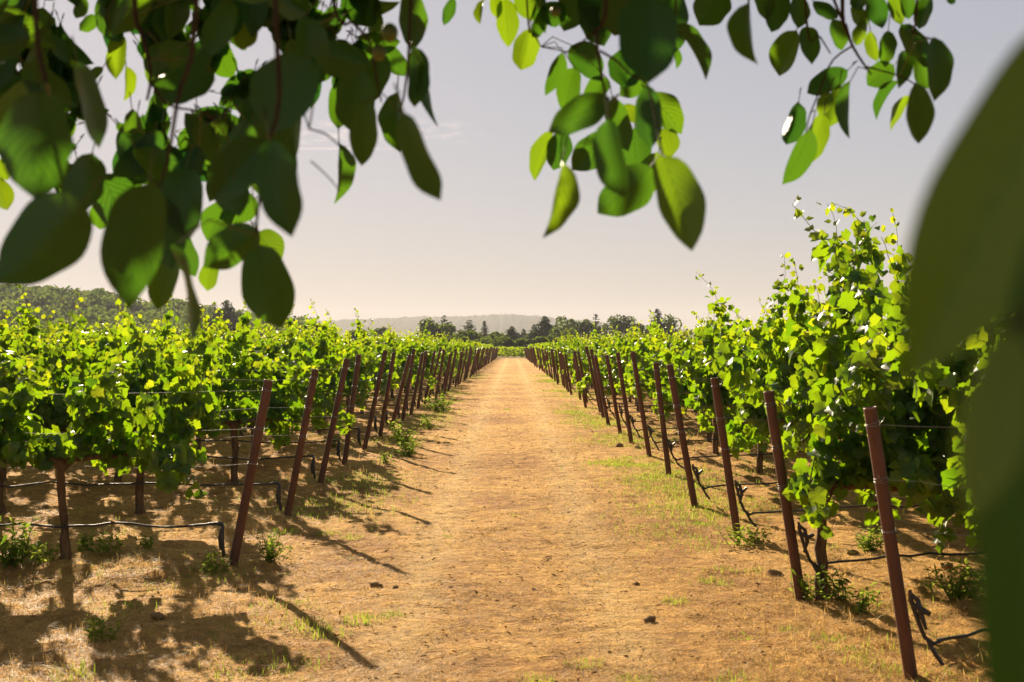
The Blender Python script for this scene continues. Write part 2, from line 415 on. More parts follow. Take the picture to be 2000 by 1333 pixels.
# ------------------------------------------------------------------ leaf templates
GL = np.array([(0, .05), (.12, -.10), (.30, -.13), (.44, -.02), (.47, .14), (.56, .22), (.52, .34), (.60, .50), (.52, .62), (.40, .66), (.31, .74), (.24, .88), (.10, .96), (0, 1.06)])
outl = np.concatenate([GL, GL[1:-1][::-1] * (-1, 1)])
gv = np.concatenate([[(0, .34, 0)], np.column_stack([outl, 0.30 * np.abs(outl[:, 0]) ** 1.2 - 0.20 * (outl[:, 1] - .3) ** 2 + 0.03 * np.sin(outl[:, 1] * 9 + outl[:, 0] * 5)])])
gf = np.array([(0, 1 + k, 1 + (k + 1) % len(outl)) for k in range(len(outl))])
guv = np.zeros((len(gv), 2))
QV = np.array([(0, -.1, 0), (.5, .3, .08), (.3, .85, .0), (-.28, .9, .02), (-.52, .32, .09)])
QF = np.array([(0, 1, 2), (0, 2, 3), (0, 3, 4)])

# ------------------------------------------------------------------ grapevines
def canopy(seed, wide=0.72, nshoot=17, tall=1.0, lush=1.0, x_off=0.0, zmin=.40):
    r = np.random.default_rng(seed)
    mb = MB()
    P, Nn, D, S, Tn = [], [], [], [], []
    mb.tube([(-wide, .02, .70), (-wide * .6, -.02, .735), (-.25, .015, .72), (0, 0, .70), (.25, -.015, .725), (wide * .6, .02, .73), (wide, -.01, .70)],
            [.010, .016, .020, .024, .020, .016, .010], 6, 2, 0.4)
    for k in range(nshoot):
        x0 = -wide + 2 * wide * (k + r.uniform(0.1, .9)) / nshoot
        p = np.array([x0, r.normal(0, .03), .72])
        droop = r.random() < 0.38
        side = 1 if r.random() < .5 else -1
        d = unit(np.array([r.normal(0, .28), side * (r.uniform(.4, 1.1) if droop else r.uniform(0, .42)), r.uniform(.5, .9) if droop else 1.0]))
        L = (r.uniform(.60, 1.05) if droop else r.uniform(.85, 1.22)) * tall
        if (not droop) and r.random() < .18: L *= 1.32
        st, path, q = .065, [p.copy()], 0.0
        while q < L:
            d = unit(d + r.normal(0, .085, 3) + np.array([0, side * .02, (-.16 if droop else (-.015 if q < L * .75 else -.06))]))
            p = p + d * st; q += st
            if p[2] < zmin: break
            path.append(p.copy())
            f = q / L
            young = f > .82 and not droop
            nl = (1 + (r.random() < .4)) if young else (3 + (r.random() < .95 * lush) + (r.random() < .3) + (r.random() < .6 * lush) + (r.random() < .4))
            for _ in range(nl):
                o = unit(np.array([r.normal(0, .5), (1 if r.random() < .5 else -1) * r.uniform(.3, 1.0), r.normal(.1, .45)]))
                off = r.uniform(.03, .12) * (0.5 if young else 1)
                pos = p + o * off
                out = unit(np.array([pos[0] * .25 + r.normal(0, .55), np.sign(pos[1] + o[1] * .12) * r.uniform(.15, 1.0), r.uniform(-.1, 1.0)]) + r.normal(0, .22, 3))
                tip = np.array([o[0] * .6 + r.normal(0, .35), o[1] * .6, r.uniform(-1.1, -.1) if not young else r.uniform(-.4, .6)])
                P.append(pos); Nn.append(out); D.append(tip)
                S.append((r.uniform(.036, .06) if young else r.uniform(.052, .105)) * (1 - .25 * max(0, f - .6)))
                Tn.append(np.clip(r.normal(.80 if young else .34 + .22 * f, .17), 0, 1))
        mb.tube(path, np.linspace(.0048, .0016, len(path)), 4, 1, 0.5, cap=False)
    P, Nn, D = np.array(P), np.array(Nn), np.array(D)
    X, Y, Z = frames(Nn, D)
    mb.inst(gv, gf, P, X, Y, Z, np.array(S), 0, np.array(Tn), guv)
    if x_off:
        for a in mb.v: a[:, 0] += x_off
        mb.tube([(0, 0, .70), (x_off * .5, .02, .72), (x_off, .0, .72)], [.024, .022, .02], 6, 2, 0.4)
    return mb.mesh("canopy", [M['vine_leaf'], M['cane'], M['bark']])

def trunk(seed, fork=True):
    r = np.random.default_rng(seed)
    mb = MB()
    k = 9
    z = np.linspace(-.06, .70, k)
    pts = np.stack([np.cumsum(r.normal(0, .010, k)), np.cumsum(r.normal(0, .008, k)), z], -1); pts -= np.array([pts[-1, 0], pts[-1, 1], 0]) * ((z + .06) / .76)[:, None]
    rad = np.array([.052, .044, .036, .032, .030, .029, .030, .036, .042]) * r.uniform(.92, 1.2) * (1 + r.normal(0, .11, k))
    mb.tube(pts, rad, 9)
    for s in (-1, 1):
        mb.tube([(0, 0, .64), (s * .06, .004, .70), (s * .16, r.normal(0, .01), .725), (s * .26, r.normal(0, .012), .722)], [.030, .027, .023, .020], 7)
    return mb.mesh("trunk", M['bark'], smooth=True)

CAN = [canopy(100 + i, tall=0.95) for i in range(7)]
CAN_LOW = [canopy(150 + i, tall=0.64, nshoot=19, lush=1.1) for i in range(3)]
CAN_TALL = [canopy(200 + i, tall=1.20, nshoot=20, lush=1.15) for i in range(4)]
CAN_WIDE = canopy(300, wide=0.98, nshoot=25, tall=0.64, lush=1.15)
CAN_OFF = canopy(301, wide=0.70, nshoot=20, tall=1.17, lush=1.2, x_off=0.50, zmin=.60)
TRK = [trunk(400 + i) for i in range(6)]

ORD = ["front", "second", "third", "fourth", "fifth", "sixth", "seventh", "eighth", "ninth", "tenth"]
def ordn(k): return ORD[k] if k < len(ORD) else None

def add_vine(x, y, can, label, group, sz=1.0, seed=0):
    r = np.random.default_rng(seed)
    root = empty("grapevine", (x, y, gz1(x, y)), label, "grapevine", group)
    c = bpy.data.objects.new("canopy", can); link(c); c.parent = root
    c.rotation_euler = (0, 0, (math.pi if r.random() < .5 and can is not CAN_OFF else 0) + r.normal(0, .06)); c.scale = (r.uniform(.95, 1.1), r.uniform(.95, 1.15), sz * r.uniform(.95, 1.05))
    t = bpy.data.objects.new("trunk", TRK[r.integers(len(TRK))]); link(t); t.parent = root
    t.rotation_euler = (0, 0, r.normal(0, .1)); t.scale = (1, 1, c.scale[2])
    return root

SP = 1.24
cands = []
for side, rows in ((-1, LROWS), (1, RROWS)):
    for k, y in enumerate(rows):
        first = {(-1, 0): 3.2, (-1, 1): 3.36, (1, 0): 2.95, (1, 1): 1.97, (1, 2): 3.0}.get((side, k), (2.05 + 1.08 if side < 0 else 1.82 + 1.02) + 0.14 * math.sin(k * 2.3))
        lim = 0.357 * y + 1.4
        for j in range(60):
            x = first + j * SP
            if x > lim: break
            cands.append((side, k, j, x, y))
def rank(c):
    side, k, j, x, y = c
    hid = 1.0 if (y < 30 or j < 4) else 2.2
    return y * hid * (1 if j < 3 else 1.2)
cands.sort(key=rank)
near, far = cands[:298], cands[298:]
for i, (side, k, j, x, y) in enumerate(near):
    sn = "left" if side < 0 else "right"
    o, q = ordn(k), ordn(j)
    grp = f"grapevines in the {sn} rows"
    if o and q and k < 8 and j < 6:
        pos = "beside the end post" if j == 0 else f"{q} in from the post"
        label = f"leafy grapevine {pos} of the {o} row {sn} of the track"
    elif y < 45:
        label = f"leafy grapevine deep inside the middle rows on the {sn} side of the track"
    else:
        label = f"small looking distant grapevine in the far rows on the {sn} side of the track"
    if side < 0 and k == 0: can, sz = (CAN_WIDE if j == 0 else CAN_LOW[j % 3]), 1.0
    elif side > 0 and k == 1 and j == 0: can, sz = CAN_OFF, 1.03
    elif side > 0 and k < 5: can, sz = CAN_TALL[(k * 3 + j) % 4], (1.08 if k > 2 else 1.19)
    else: can, sz = CAN[(k * 5 + j * 3) % 7], 1.0
    add_vine(side * x, y, can, label, grp, sz, 1000 + i)

# far and hidden vines: one mass
mb = MB()
for i, (side, k, j, x, y) in enumerate(far):
    N = 150 if y < 70 else 110
    px = rng.uniform(-.72, .72, N); pz = .55 + 1.15 * rng.beta(1.4, 1.1, N); py = rng.choice([-1, 1], N) * rng.beta(2, 1.6, N) * .34
    P = np.stack([side * x + px, y + py, gz1(side * x, y) + pz + .08 * np.sin(px * 9 + i)], -1)
    Nn = unit(np.stack([rng.normal(0, .5, N), np.sign(py) * rng.uniform(.1, 1, N), rng.uniform(-.1, 1, N)], -1))
    D = np.stack([rng.normal(0, .5, N), rng.normal(0, .5, N), rng.uniform(-1, -.1, N)], -1)
    X, Y, Z = frames(Nn, D)
    mb.inst(QV, QF, P, X, Y, Z, rng.uniform(.15, .24, N), 0, np.clip(rng.normal(.6, .2, N), 0, 1))
    b = gz1(side * x, y)
    mb.tube([(side * x, y, b - .03), (side * x, y, b + .72)], [.035, .03], 5, 1)
# the block that closes the end of the track runs across it
for row in range(5):
    yb = 201 + row * 2.4
    for x in np.arange(-16, 16, 1.2):
        N = 130
        px = rng.uniform(-.7, .7, N); pz = .2 + 1.25 * rng.beta(1.3, 1.1, N); py = rng.choice([-1, 1], N) * rng.beta(2, 1.6, N) * .36
        P = np.stack([x + px, yb + py, gz1(x, yb) + pz + .05 * np.sin(px * 7 + x)], -1)
        Nn = unit(np.stack([rng.normal(0, .5, N), np.sign(py) * rng.uniform(.1, 1, N), rng.uniform(-.1, 1, N)], -1))
        D = np.stack([rng.normal(0, .5, N), rng.normal(0, .5, N), rng.uniform(-1, -.1, N)], -1)
        X, Y, Z = frames(Nn, D)
        mb.inst(QV, QF, P, X, Y, Z, rng.uniform(.16, .26, N), 0, np.clip(rng.normal(.8, .2, N), 0, 1))
tag(mb.build("distant_vines", [M['vine_leaf'], M['bark']]), "distant vine rows merging into one green mass at the end of the track", "vines", kind="stuff")

# ------------------------------------------------------------------ end posts
def post_mesh(h=1.34):
    mb = MB(); s = 14
    a = np.arange(s) * 2 * np.pi / s
    prof = [(.0330, -.15), (.0330, .25), (.0325, .7), (.0325, h - .006), (.0320, h), (.0285, h), (.0280, h - .05), (0.0, h - .05)]
    V = np.concatenate([np.stack([r * np.cos(a), r * np.sin(a), np.full(s, z)], -1) for r, z in prof])
    fs, ms = [], []
    for i in range(len(prof) - 1):
        for k in range(s):
            fs.append((i * s + k, i * s + (k + 1) % s, (i + 1) * s + (k + 1) % s, (i + 1) * s + k)); ms.append(1 if i in (3, 4) else 0)
    fs = np.array(fs); ms = np.array(ms)
    mb.add(V, fs[ms == 0], 0); 
    mb.v.append(np.zeros((0, 3), np.float32)); mb.t.append(np.zeros(0, np.float32)); mb.u.append(np.zeros((0, 2), np.float32))
    mb.f.append(fs[ms == 1].astype(np.int32)); mb.m.append(np.ones((ms == 1).sum(), np.int32))
    return mb.mesh("shaft", [M['rust'], M['rust_rim']], smooth=True)
def tie_mesh():
    mb = MB()
    for dz in (-.006, .001, .008):
        a = np.linspace(0, 2 * np.pi, 15)
        mb.tube(np.stack([.0352 * np.cos(a), .0352 * np.sin(a), dz + .004 * np.sin(a + dz * 200)], -1), .0015, 5, cap=False)
    mb.tube([(.034, 0, 0), (.05, -.012, .012), (.058, -.02, .03)], .0018, 4)
    return mb.mesh("wire_tie", M['wire'], smooth=True)
POST, TIE = post_mesh(), tie_mesh()

WIRE_H = [.72, .97, 1.24]
POSTS = {}
LX = [-1.985, -2.02, -2.06, -2.08, -2.07, -2.06]
RX = [1.95, 1.83, 1.85, 1.76, 1.82, 1.84, 1.80]
for side, rows in ((-1, LROWS), (1, RROWS)):
    sn = "left" if side < 0 else "right"
    for k, y in enumerate(rows):
        xs_ = (LX if side < 0 else RX)
        x = xs_[k] if k < len(xs_) else side * (2.06 if side < 0 else 1.82) + random.gauss(0, .05)
        lean = (0.19 if side < 0 else 0.155) + random.gauss(0, .035) * (k > 1)
        hh = 1.0 + random.gauss(0, .05) * (k > 1)
        o = ordn(k)
        if o == "front": label = f"rusty brown steel end post, nearest of the {sn} line along the track"
        elif o: label = f"rusty leaning end post, {o} from the front in the {sn} line along the track"
        elif k < 26: label = f"slim rusty end post among the crowded middle of the {sn} line of posts"
        else: label = f"tiny distant rusty end post at the far end of the {sn} line of posts"
        root = empty("end_post", (x, y, gz1(x, y)), label, "post", f"rusty end posts on the {sn} of the track")
        root.rotation_euler = (random.gauss(0, .02), -side * lean, random.uniform(0, 6.28) if k > 14 else 0)
        if k > 14: root.rotation_euler = (0, -side * lean, 0)
        root.scale = (1, 1, hh)
        c = bpy.data.objects.new("shaft", POST); link(c); c.parent = root
        c.rotation_euler = (0, 0, random.uniform(0, 6.28))
        POSTS[(side, k)] = (x, y, gz1(x, y), -side * lean, hh)
        if k < 12:
            for h in (WIRE_H if k < 5 else WIRE_H[1:]):
                t = bpy.data.objects.new("wire_tie", TIE); link(t); t.parent = root
                t.location = (0, 0, h / hh / math.cos(lean)); t.rotation_euler = (0, 0, random.uniform(0, 6.28))

def post_point(side, k, h):
    x, y, z, l, hh = POSTS[(side, k)]
    return np.array([x + math.tan(l) * h, y, z + h])

# ------------------------------------------------------------------ wires and drip hoses, one set per row
def rowname(k, sn):
    return f"the {ordn(k)} row on the {sn}" if ordn(k) else None
for side, rows in ((-1, LROWS), (1, RROWS)):
    sn = "left" if side < 0 else "right"
    for k, y in enumerate(rows[:20]):
        ext = 0.36 * y + 1.2
        o = ordn(k)
        lab = (f"thin galvanised wires strung from the {o} {sn} end post through the vines" if o else
               f"thin galvanised wires of a row deeper in the {sn} vineyard block")
        root = empty("trellis_wires", (POSTS[(side, k)][0], y, POSTS[(side, k)][2]), lab, "wires", f"trellis wires on the {sn}")
        base = np.array(root.location)
        for h in WIRE_H:
            a = post_point(side, k, h); pts = [a]
            nseg = 10
            for q in range(1, nseg + 1):
                f = q / nseg
                x = a[0] + (side * ext - a[0]) * f
                pts.append(np.array([x, y + random.gauss(0, .006), gz1(x, y) * .0 + POSTS[(side, k)][2] + h + random.gauss(0, .008) - .03 * math.sin(math.pi * f)]))
            m2 = MB(); m2.tube(np.array(pts) - base, .0014, 4, cap=False)
            m2.build("wire", M['wire'], root)
        # drip hose
        lab = (f"black drip hose along the foot of the {o} row {sn} of the track" if o else
               f"black drip hose low along a row deeper in the {sn} vineyard block")
        x0 = POSTS[(side, k)][0] + side * (0.06 if side < 0 else 0.09) + side * .02
        gb = POSTS[(side, k)][2]
        rh = np.random.default_rng(900 + k + (50 if side > 0 else 0))
        hz = .30 if side < 0 else rh.uniform(.18, .26)
        root = empty("drip_hose", (x0, y, gb), lab, "hose", f"black drip hoses on the {sn}")
        base = np.array(root.location)
        pts = []
        nseg = 22
        for q in range(nseg + 1):
            f = q / nseg
            x = x0 + (side * ext - x0) * f
            sag = -.022 * abs(math.sin(f * nseg * .55)) + rh.normal(0, .006) + (0.09 * (1 - math.exp(-f * 6)) if side > 0 else 0)
            pts.append(np.array([x, y - .045 + rh.normal(0, .006), gb + hz + sag]))
        m2 = MB(); m2.tube(np.array(pts) - base, .0085, 7); m2.build("hose_run", M['hose'], root, smooth=True)
        # folded tail hanging at the post
        m3 = MB()
        e = np.array(pts[0]) - base
        if side < 0:
            m3.tube([e + (-.03, 0, .002), e + (.005, 0, .004), e + (.018, -.004, -.02), e + (.014, -.01, -.10), e + (.020, -.012, -.17), e + (.03, -.01, -.24)], [.012, .013, .015, .016, .015, .012], 8)
            m3.tube([e + (.006, .012, -.03), e + (-.008, .016, -.11), e + (-.004, .02, -.19)], [.010, .012, .009], 7)
            m3.tube([e + (-.10, -.004, -.004), e + (-.03, -.012, .004), e + (.012, -.008, -.01)], [.009, .012, .011], 6)
        else:
            j = rh.normal(0, .02, 8)
            q = e + (-.135, -.035, .21 + j[0])                     # tied to the post here
            m3.tube([e + (.02, 0, 0), e + (-.02, -.012, -.012), e + (-.065, -.025, .02), e + (-.10, -.035, .10), q, q + (-.006, -.003, .05)], [.009, .011, .011, .011, .012, .008], 7)
            m3.tube([q + (0, 0, .03), q + (.03, -.012, .0), q + (.045, -.014, -.07), q + (.04 + j[1], -.012, -.14)], [.008, .013, .014, .008], 7)
            m3.tube([q + (.01, -.012, -.02), q + (.05, -.02, -.045), q + (.085, -.022, -.03 + j[2])], [.010, .017, .012], 7)
            m3.tube([e + (-.05, -.02, .005), e + (-.015, -.03, -.06), e + (.035 + j[3], -.03, -.11)], [.010, .011, .010], 7)
        m3.build("hose_end", M['hose'], root, smooth=True)

# ------------------------------------------------------------------ grasses, straw and weeds
def blades(mb, P, h, w, lean, az, tint, mat=0, seg2=True):
    N = len(P)
    ca, sa = np.cos(az), np.sin(az)
    dirv = np.stack([ca, sa, np.zeros(N)], -1); per = np.stack([-sa, ca, np.zeros(N)], -1)
    up = np.array([0, 0, 1.0])
    mid = P + dirv * (h * lean * .42)[:, None] + up * (h * np.clip(.72 - .5 * lean, .08, .65))[:, None]
    tip = P + dirv * (h * lean)[:, None] + up * (h * np.clip(1.12 - .85 * lean ** 1.5, .10, 1))[:, None]
    V = np.stack([P - per * w[:, None], P + per * w[:, None], mid + per * (w * .8)[:, None], mid - per * (w * .8)[:, None], tip], 1)
    i = np.arange(N)[:, None] * 5
    mb.add(V.reshape(-1, 3), np.concatenate([i + 0, i + 1, i + 2, i + 3], 1), mat, np.repeat(tint, 5))
    mb.v.append(np.zeros((0, 3), np.float32)); mb.t.append(np.zeros(0, np.float32)); mb.u.append(np.zeros((0, 2), np.float32))
    f = np.concatenate([i + 3, i + 2, i + 4], 1) + (mb.n - N * 5)
    mb.f.append(f.astype(np.int32)); mb.m.append(np.full(N, mat, np.int32))

def scatter(N, y0, y1, xmin, xmax, power=1.0):
    u = rng.random(N)
    y = y0 * (y1 / y0) ** (u ** power)
    half = 0.37 * y + .5
    x = rng.uniform(-1, 1, N) * np.minimum(half, xmax)
    return x, y

# straw: lying litter and short upright stubble
mb = MB()
x, y = scatter(190000, 6.0, 60, 0, 9)
side = np.clip((np.abs(x) - 1.25) / .8, 0, 1)
patch = fbm(x * 1.1, y * .7, 51) + .25 * fbm(x * 4, y * 3, 61)
keep = rng.random(len(x)) < np.clip(.42 + 1.5 * patch + .15 * side, .06, 1)
x, y, side, patch = x[keep], y[keep], side[keep], patch[keep]
N = len(x)
P = np.stack([x, y, gz(x, y) - .003], -1)
h = rng.uniform(.018, .05, N) * (1 + 1.3 * side * rng.random(N)) * (1 + np.clip(patch, 0, 1)) * np.clip(y / 14, 1, 2)
lean = np.clip(rng.normal(1.12, .28, N), .3, 1.3)
blades(mb, P, h, .0009 + .0007 * rng.random(N) + y * .00005, lean, rng.uniform(0, 6.28, N), np.clip(rng.normal(.55 + .5 * patch, .28, N), 0, 1))
tag(mb.build("dry_grass", M['straw']), "short dry straw coloured grass and litter covering the track", "grass", kind="stuff")

# a denser mat of lying stalks close by
mb = MB()
NM = 150000
y = 6.0 * (15 / 6.0) ** rng.random(NM); x = rng.uniform(-1, 1, NM) * (.37 * y + .5)
pt = fbm(x * 1.4 + 5, y * 1.0, 151) + .5 * fbm(x * 5, y * 4, 161)
k = rng.random(NM) < np.clip(.45 + 1.3 * pt, .08, 1)
x, y, pt = x[k], y[k], pt[k]; N = len(x)
P = np.stack([x, y, gz(x, y) + rng.uniform(-.002, .006, N)], -1)
blades(mb, P, rng.uniform(.02, .075, N) * (1 + .6 * np.clip(pt, 0, 1)), rng.uniform(.0006, .0016, N), np.clip(rng.normal(1.18, .2, N), .5, 1.3), rng.uniform(0, 6.28, N), np.clip(rng.normal(.6, .32, N), 0, 1))
tag(mb.build("straw_mat", M['straw']), "mat of cut dry stalks lying on the near part of the track", "straw", kind="stuff")

# taller dry grass near the post lines, in fine tufts
mb = MB()
NTF = 2600
ty_ = 6.2 * (60 / 6.2) ** rng.random(NTF)
ts_ = rng.choice([-1, 1], NTF)
tx_ = ts_ * (1.75 + rng.normal(.1, .5, NTF) + .6 * rng.random(NTF) ** 2 * 3)
few = rng.random(NTF) < .16
tx_ = np.where(few, rng.uniform(-1.5, 1.5, NTF), tx_)
cl_n = fbm(tx_ * 1.2, ty_ * .9, 71)
keep = rng.random(NTF) < np.clip(.35 + 1.4 * cl_n, .05, 1)
tx_, ty_, few, ts_ = tx_[keep], ty_[keep], few[keep], ts_[keep]
PB = 26
N = len(tx_) * PB
rad = np.repeat(rng.uniform(.02, .09, len(tx_)), PB) * np.sqrt(rng.random(N)); aa = rng.uniform(0, 6.28, N)
x = np.repeat(tx_, PB) + rad * np.cos(aa); y = np.repeat(ty_, PB) + rad * np.sin(aa)
P = np.stack([x, y, gz(x, y) - .006], -1)
h = np.repeat(rng.uniform(.035, .10, len(tx_)) * np.where(few, .55, 1), PB) * rng.uniform(.5, 1.15, N)
blades(mb, P, h, .0008 + y * .00006 + 0 * h, np.clip(rng.normal(.65, .35, N), .05, 1.2), aa + rng.normal(0, .8, N), np.clip(np.repeat(rng.normal(.55, .2, len(tx_)), PB) + rng.normal(0, .12, N), 0, 1))
tag(mb.build("tall_dry_grass", M['straw']), "taller dry grass standing along the lines of end posts", "grass", kind="stuff")

# green grass in patches along the sides and under the rows
mb = MB()
N0 = 230000
y = 6.2 * (75 / 6.2) ** rng.random(N0)
s = np.where(rng.random(N0) < .36, -1, 1)
x = s * np.where(rng.random(N0) < .6, 1.75 + rng.normal(0, .38, N0), 1.4 + np.abs(rng.normal(.2, 1.0, N0)) + rng.random(N0) ** 2 * 3.0)
g = fbm(x * .8 + 40, y * .5, 91) + .5 * fbm(x * 3.3, y * 2.6, 95)
near_row = np.exp(-(np.where(x < 0, np.abs(y[:, None] - ROWS_L).min(1), np.abs(y[:, None] - ROWS_R).min(1)) / .5) ** 2)
keep = (rng.random(N0) < np.clip(.02 + 1.9 * g + .24 * near_row * (np.abs(x) > 1.8) + .12 * (x > 0), 0, 1)) & (np.abs(x) < .37 * y + .6)
x, y = x[keep], y[keep]
x2 = rng.uniform(-3.2, -.9, 9000); y2 = rng.uniform(6.6, 9.0, 9000); k2 = rng.random(9000) < np.clip(-.05 + 2.2 * fbm(x2 * 2.1 + 9, y2 * 1.8, 97), 0, 1)
x, y = np.concatenate([x, x2[k2]]), np.concatenate([y, y2[k2]]); N = len(x)
P = np.stack([x, y, gz(x, y) - .004], -1)
h = rng.uniform(.018, .07, N)
blades(mb, P, h, .0012 + y * .0001 + 0 * h, np.clip(rng.normal(.75, .3, N), .05, 1.1), rng.uniform(0, 6.28, N), np.clip(rng.normal(.6, .25, N), 0, 1))
tag(mb.build("green_grass", M['weed_leaf']), "patches of pale green grass under the vines and beside the posts", "grass", kind="stuff")

def tuft_mesh(seed, n=150, h=.062, spread=.10):
    r = np.random.default_rng(seed); m = MB()
    a = r.uniform(0, 6.28, n); d = spread * np.sqrt(r.random(n))
    P = np.stack([d * np.cos(a), d * np.sin(a), np.full(n, -.01)], -1)
    blades(m, P, h * r.uniform(.45, 1.1, n), .0013 + .0009 * r.random(n), np.clip(r.normal(.6, .3, n), .05, 1.1), a + r.normal(0, .6, n), np.clip(r.normal(.62, .22, n), 0, 1))
    return m.mesh("blades", M['weed_leaf'])
WV = np.array([(0, 0, 0), (.14, .3, .05), (.17, .62, .06), (0, 1, -.05), (-.17, .62, .06), (-.14, .3, .05), (0, .5, -.02)])
WF = np.array([(0, 1, 6), (1, 2, 6), (2, 3, 6), (3, 4, 6), (4, 5, 6), (5, 0, 6)])
def weed_mesh(seed, n=10, h=.16, size=.06, tint0=.5):
    r = np.random.default_rng(seed); m = MB()
    P, Nn, D, S = [], [], [], []
    for k in range(n):
        d = unit(np.array([r.normal(0, .45), r.normal(0, .45), 1.0])); L = h * r.uniform(.5, 1.1)
        b = np.array([r.normal(0, .035), r.normal(0, .035), -.01])
        m.tube([b, b + d * L * .5, b + d * L + r.normal(0, .006, 3)], [.0028, .0022, .0012], 4, 0, .3, cap=False)
        for q in np.linspace(.2, 1, 9):
            o = unit(np.array([r.normal(), r.normal(), r.uniform(.1, .9)]))
            P.append(b + d * L * q); D.append(o); Nn.append(np.array([0, 0, 1.0]) + r.normal(0, .4, 3)); S.append(size * r.uniform(.5, 1.1))
    X, Y, Z = frames(np.array(Nn), np.array(D))
    m.inst(WV, WF, np.array(P), X, Y, Z, np.array(S), 0, np.clip(r.normal(tint0, .2, len(P)), 0, 1))
    return m.mesh("stems", M['weed_leaf'])
TUFTS = [tuft_mesh(510 + i) for i in range(3)]
WEEDS = [weed_mesh(520 + i) for i in range(3)]
BUSHY = [weed_mesh(530 + i, n=30, h=.20, size=.05, tint0=.4) for i in range(2)]

mb = MB()
NL = 2600
y = 6.2 * (40 / 6.2) ** rng.random(NL); x = rng.normal(0, 1.7, NL)
P = np.stack([x, y, gz(x, y) + .006], -1)
X, Y, Z = frames(np.array([0, 0, 1.0]) + rng.normal(0, .35, (NL, 3)), np.stack([rng.normal(0, 1, NL), rng.normal(0, 1, NL), rng.normal(0, .1, NL)], -1))
mb.inst(WV * (1, 1, 2), WF, P, X, Y, Z, rng.uniform(.012, .045, NL), 0, .5)
NL = 900
y = 6.2 * (30 / 6.2) ** rng.random(NL); x = rng.normal(0, 1.8, NL); a_ = rng.uniform(0, 6.28, NL); ln = rng.uniform(.04, .16, NL)
for i in range(NL):
    p0 = np.array([x[i], y[i], 0.]); p1 = p0 + np.array([math.cos(a_[i]), math.sin(a_[i]), 0]) * ln[i]; pm_ = (p0 + p1) / 2
    pts = [np.array([q[0], q[1], gz1(q[0], q[1]) + .006 + .004 * (k == 1)]) for k, q in enumerate((p0, pm_, p1))]
    mb.tube(pts, .0016, 4, 1, .5, cap=False)
tag(mb.build("leaf_litter", [M['dead_leaf'], M['clod']]), "scraps of dead leaf and broken stalk littering the track", "litter", kind="stuff")
PATCH = [tuft_mesh(540 + i, n=260, h=.05, spread=.17) for i in range(2)]

def gpoint(px, py):
    Y = EYE * F / (py - HY)
    for _ in range(12):
        X = (px - CX) / F * Y
        Y = (EYE - gz1(X, Y)) * F / (py - HY)
    return (px - CX) / F * Y, Y
def plant(name, me, part, px, py, sc, label, cat, group, tilt=0):
    X, Y = gpoint(px, py)
    root = empty(name, (X, Y, gz1(X, Y) - .004), label, cat, group)
    root.rotation_euler = (0, 0, random.uniform(0, 6.28)); root.scale = (sc, sc, sc * random.uniform(.9, 1.15))
    c = bpy.data.objects.new(part, me); link(c); c.parent = root
    return root
TU = [(1143, 1298, 1.0, "bright green grass tuft alone near the bottom centre of the track"),
      (1045, 1332, 1.0, "green grass tuft at the bottom edge of the track left of the bright one"),
      (1455, 1248, .9, "grass tuft with a short shadow left of the nearest right post"),
      (1617, 1247, .9, "small grass tuft just left of the foot of the nearest right post"),
      (1548, 1232, .8, "small grass tuft midway between two others before the nearest right post"),
      (1240, 1332, .9, "half seen grass tuft on the bottom edge right of centre"),
      (1440, 1333, 1.2, "grass tuft on the bottom edge before the nearest right post"),
      (600, 1225, 1.5, "pale green grass clump at the shaded corner below the nearest left post"),
      (640, 1240, 1.3, "grass clump at the sunlit edge of the shade below the nearest left post"),
      (712, 1212, 1.3, "wide low grass clump right of the shaded corner on the left"),
      (770, 1205, .9, "thin low grass clump furthest into the track from the left shade"),
      (560, 1040, 1.3, "yellow green grass tuft beside the foot of the second left post"),
      (640, 1042, 1.0, "thin grass tuft right of the second left post"),
      (685, 1052, 1.0, "thin upright grass tuft in the sun between the long post shadows"),
      (150, 1318, 1.3, "green grass clump in the lower left corner"),
      (1003, 1008, .6, "tiny green tuft in the middle of the track"),
      (878, 1049, .5, "tiny green tuft left of the middle of the track"),
      (1370, 1025, .8, "small grass tuft in front of the fourth right post"),
      (1060, 975, .6, "little green tuft in the middle of the track beyond the others"),
      (1400, 1140, 1.2, "feathery pale grass clump left of the second right post"),
      (1320, 1175, .9, "faint grass tuft in the open right half of the track"),
      (990, 800, 1.0, "dark green tuft far up the middle of the track")]
for i, (px, py, sc, lab) in enumerate(TU):
    plant("grass_tuft", TUFTS[i % 3], "blades", px, py, sc, lab, "grass tuft", "grass tufts on the track")
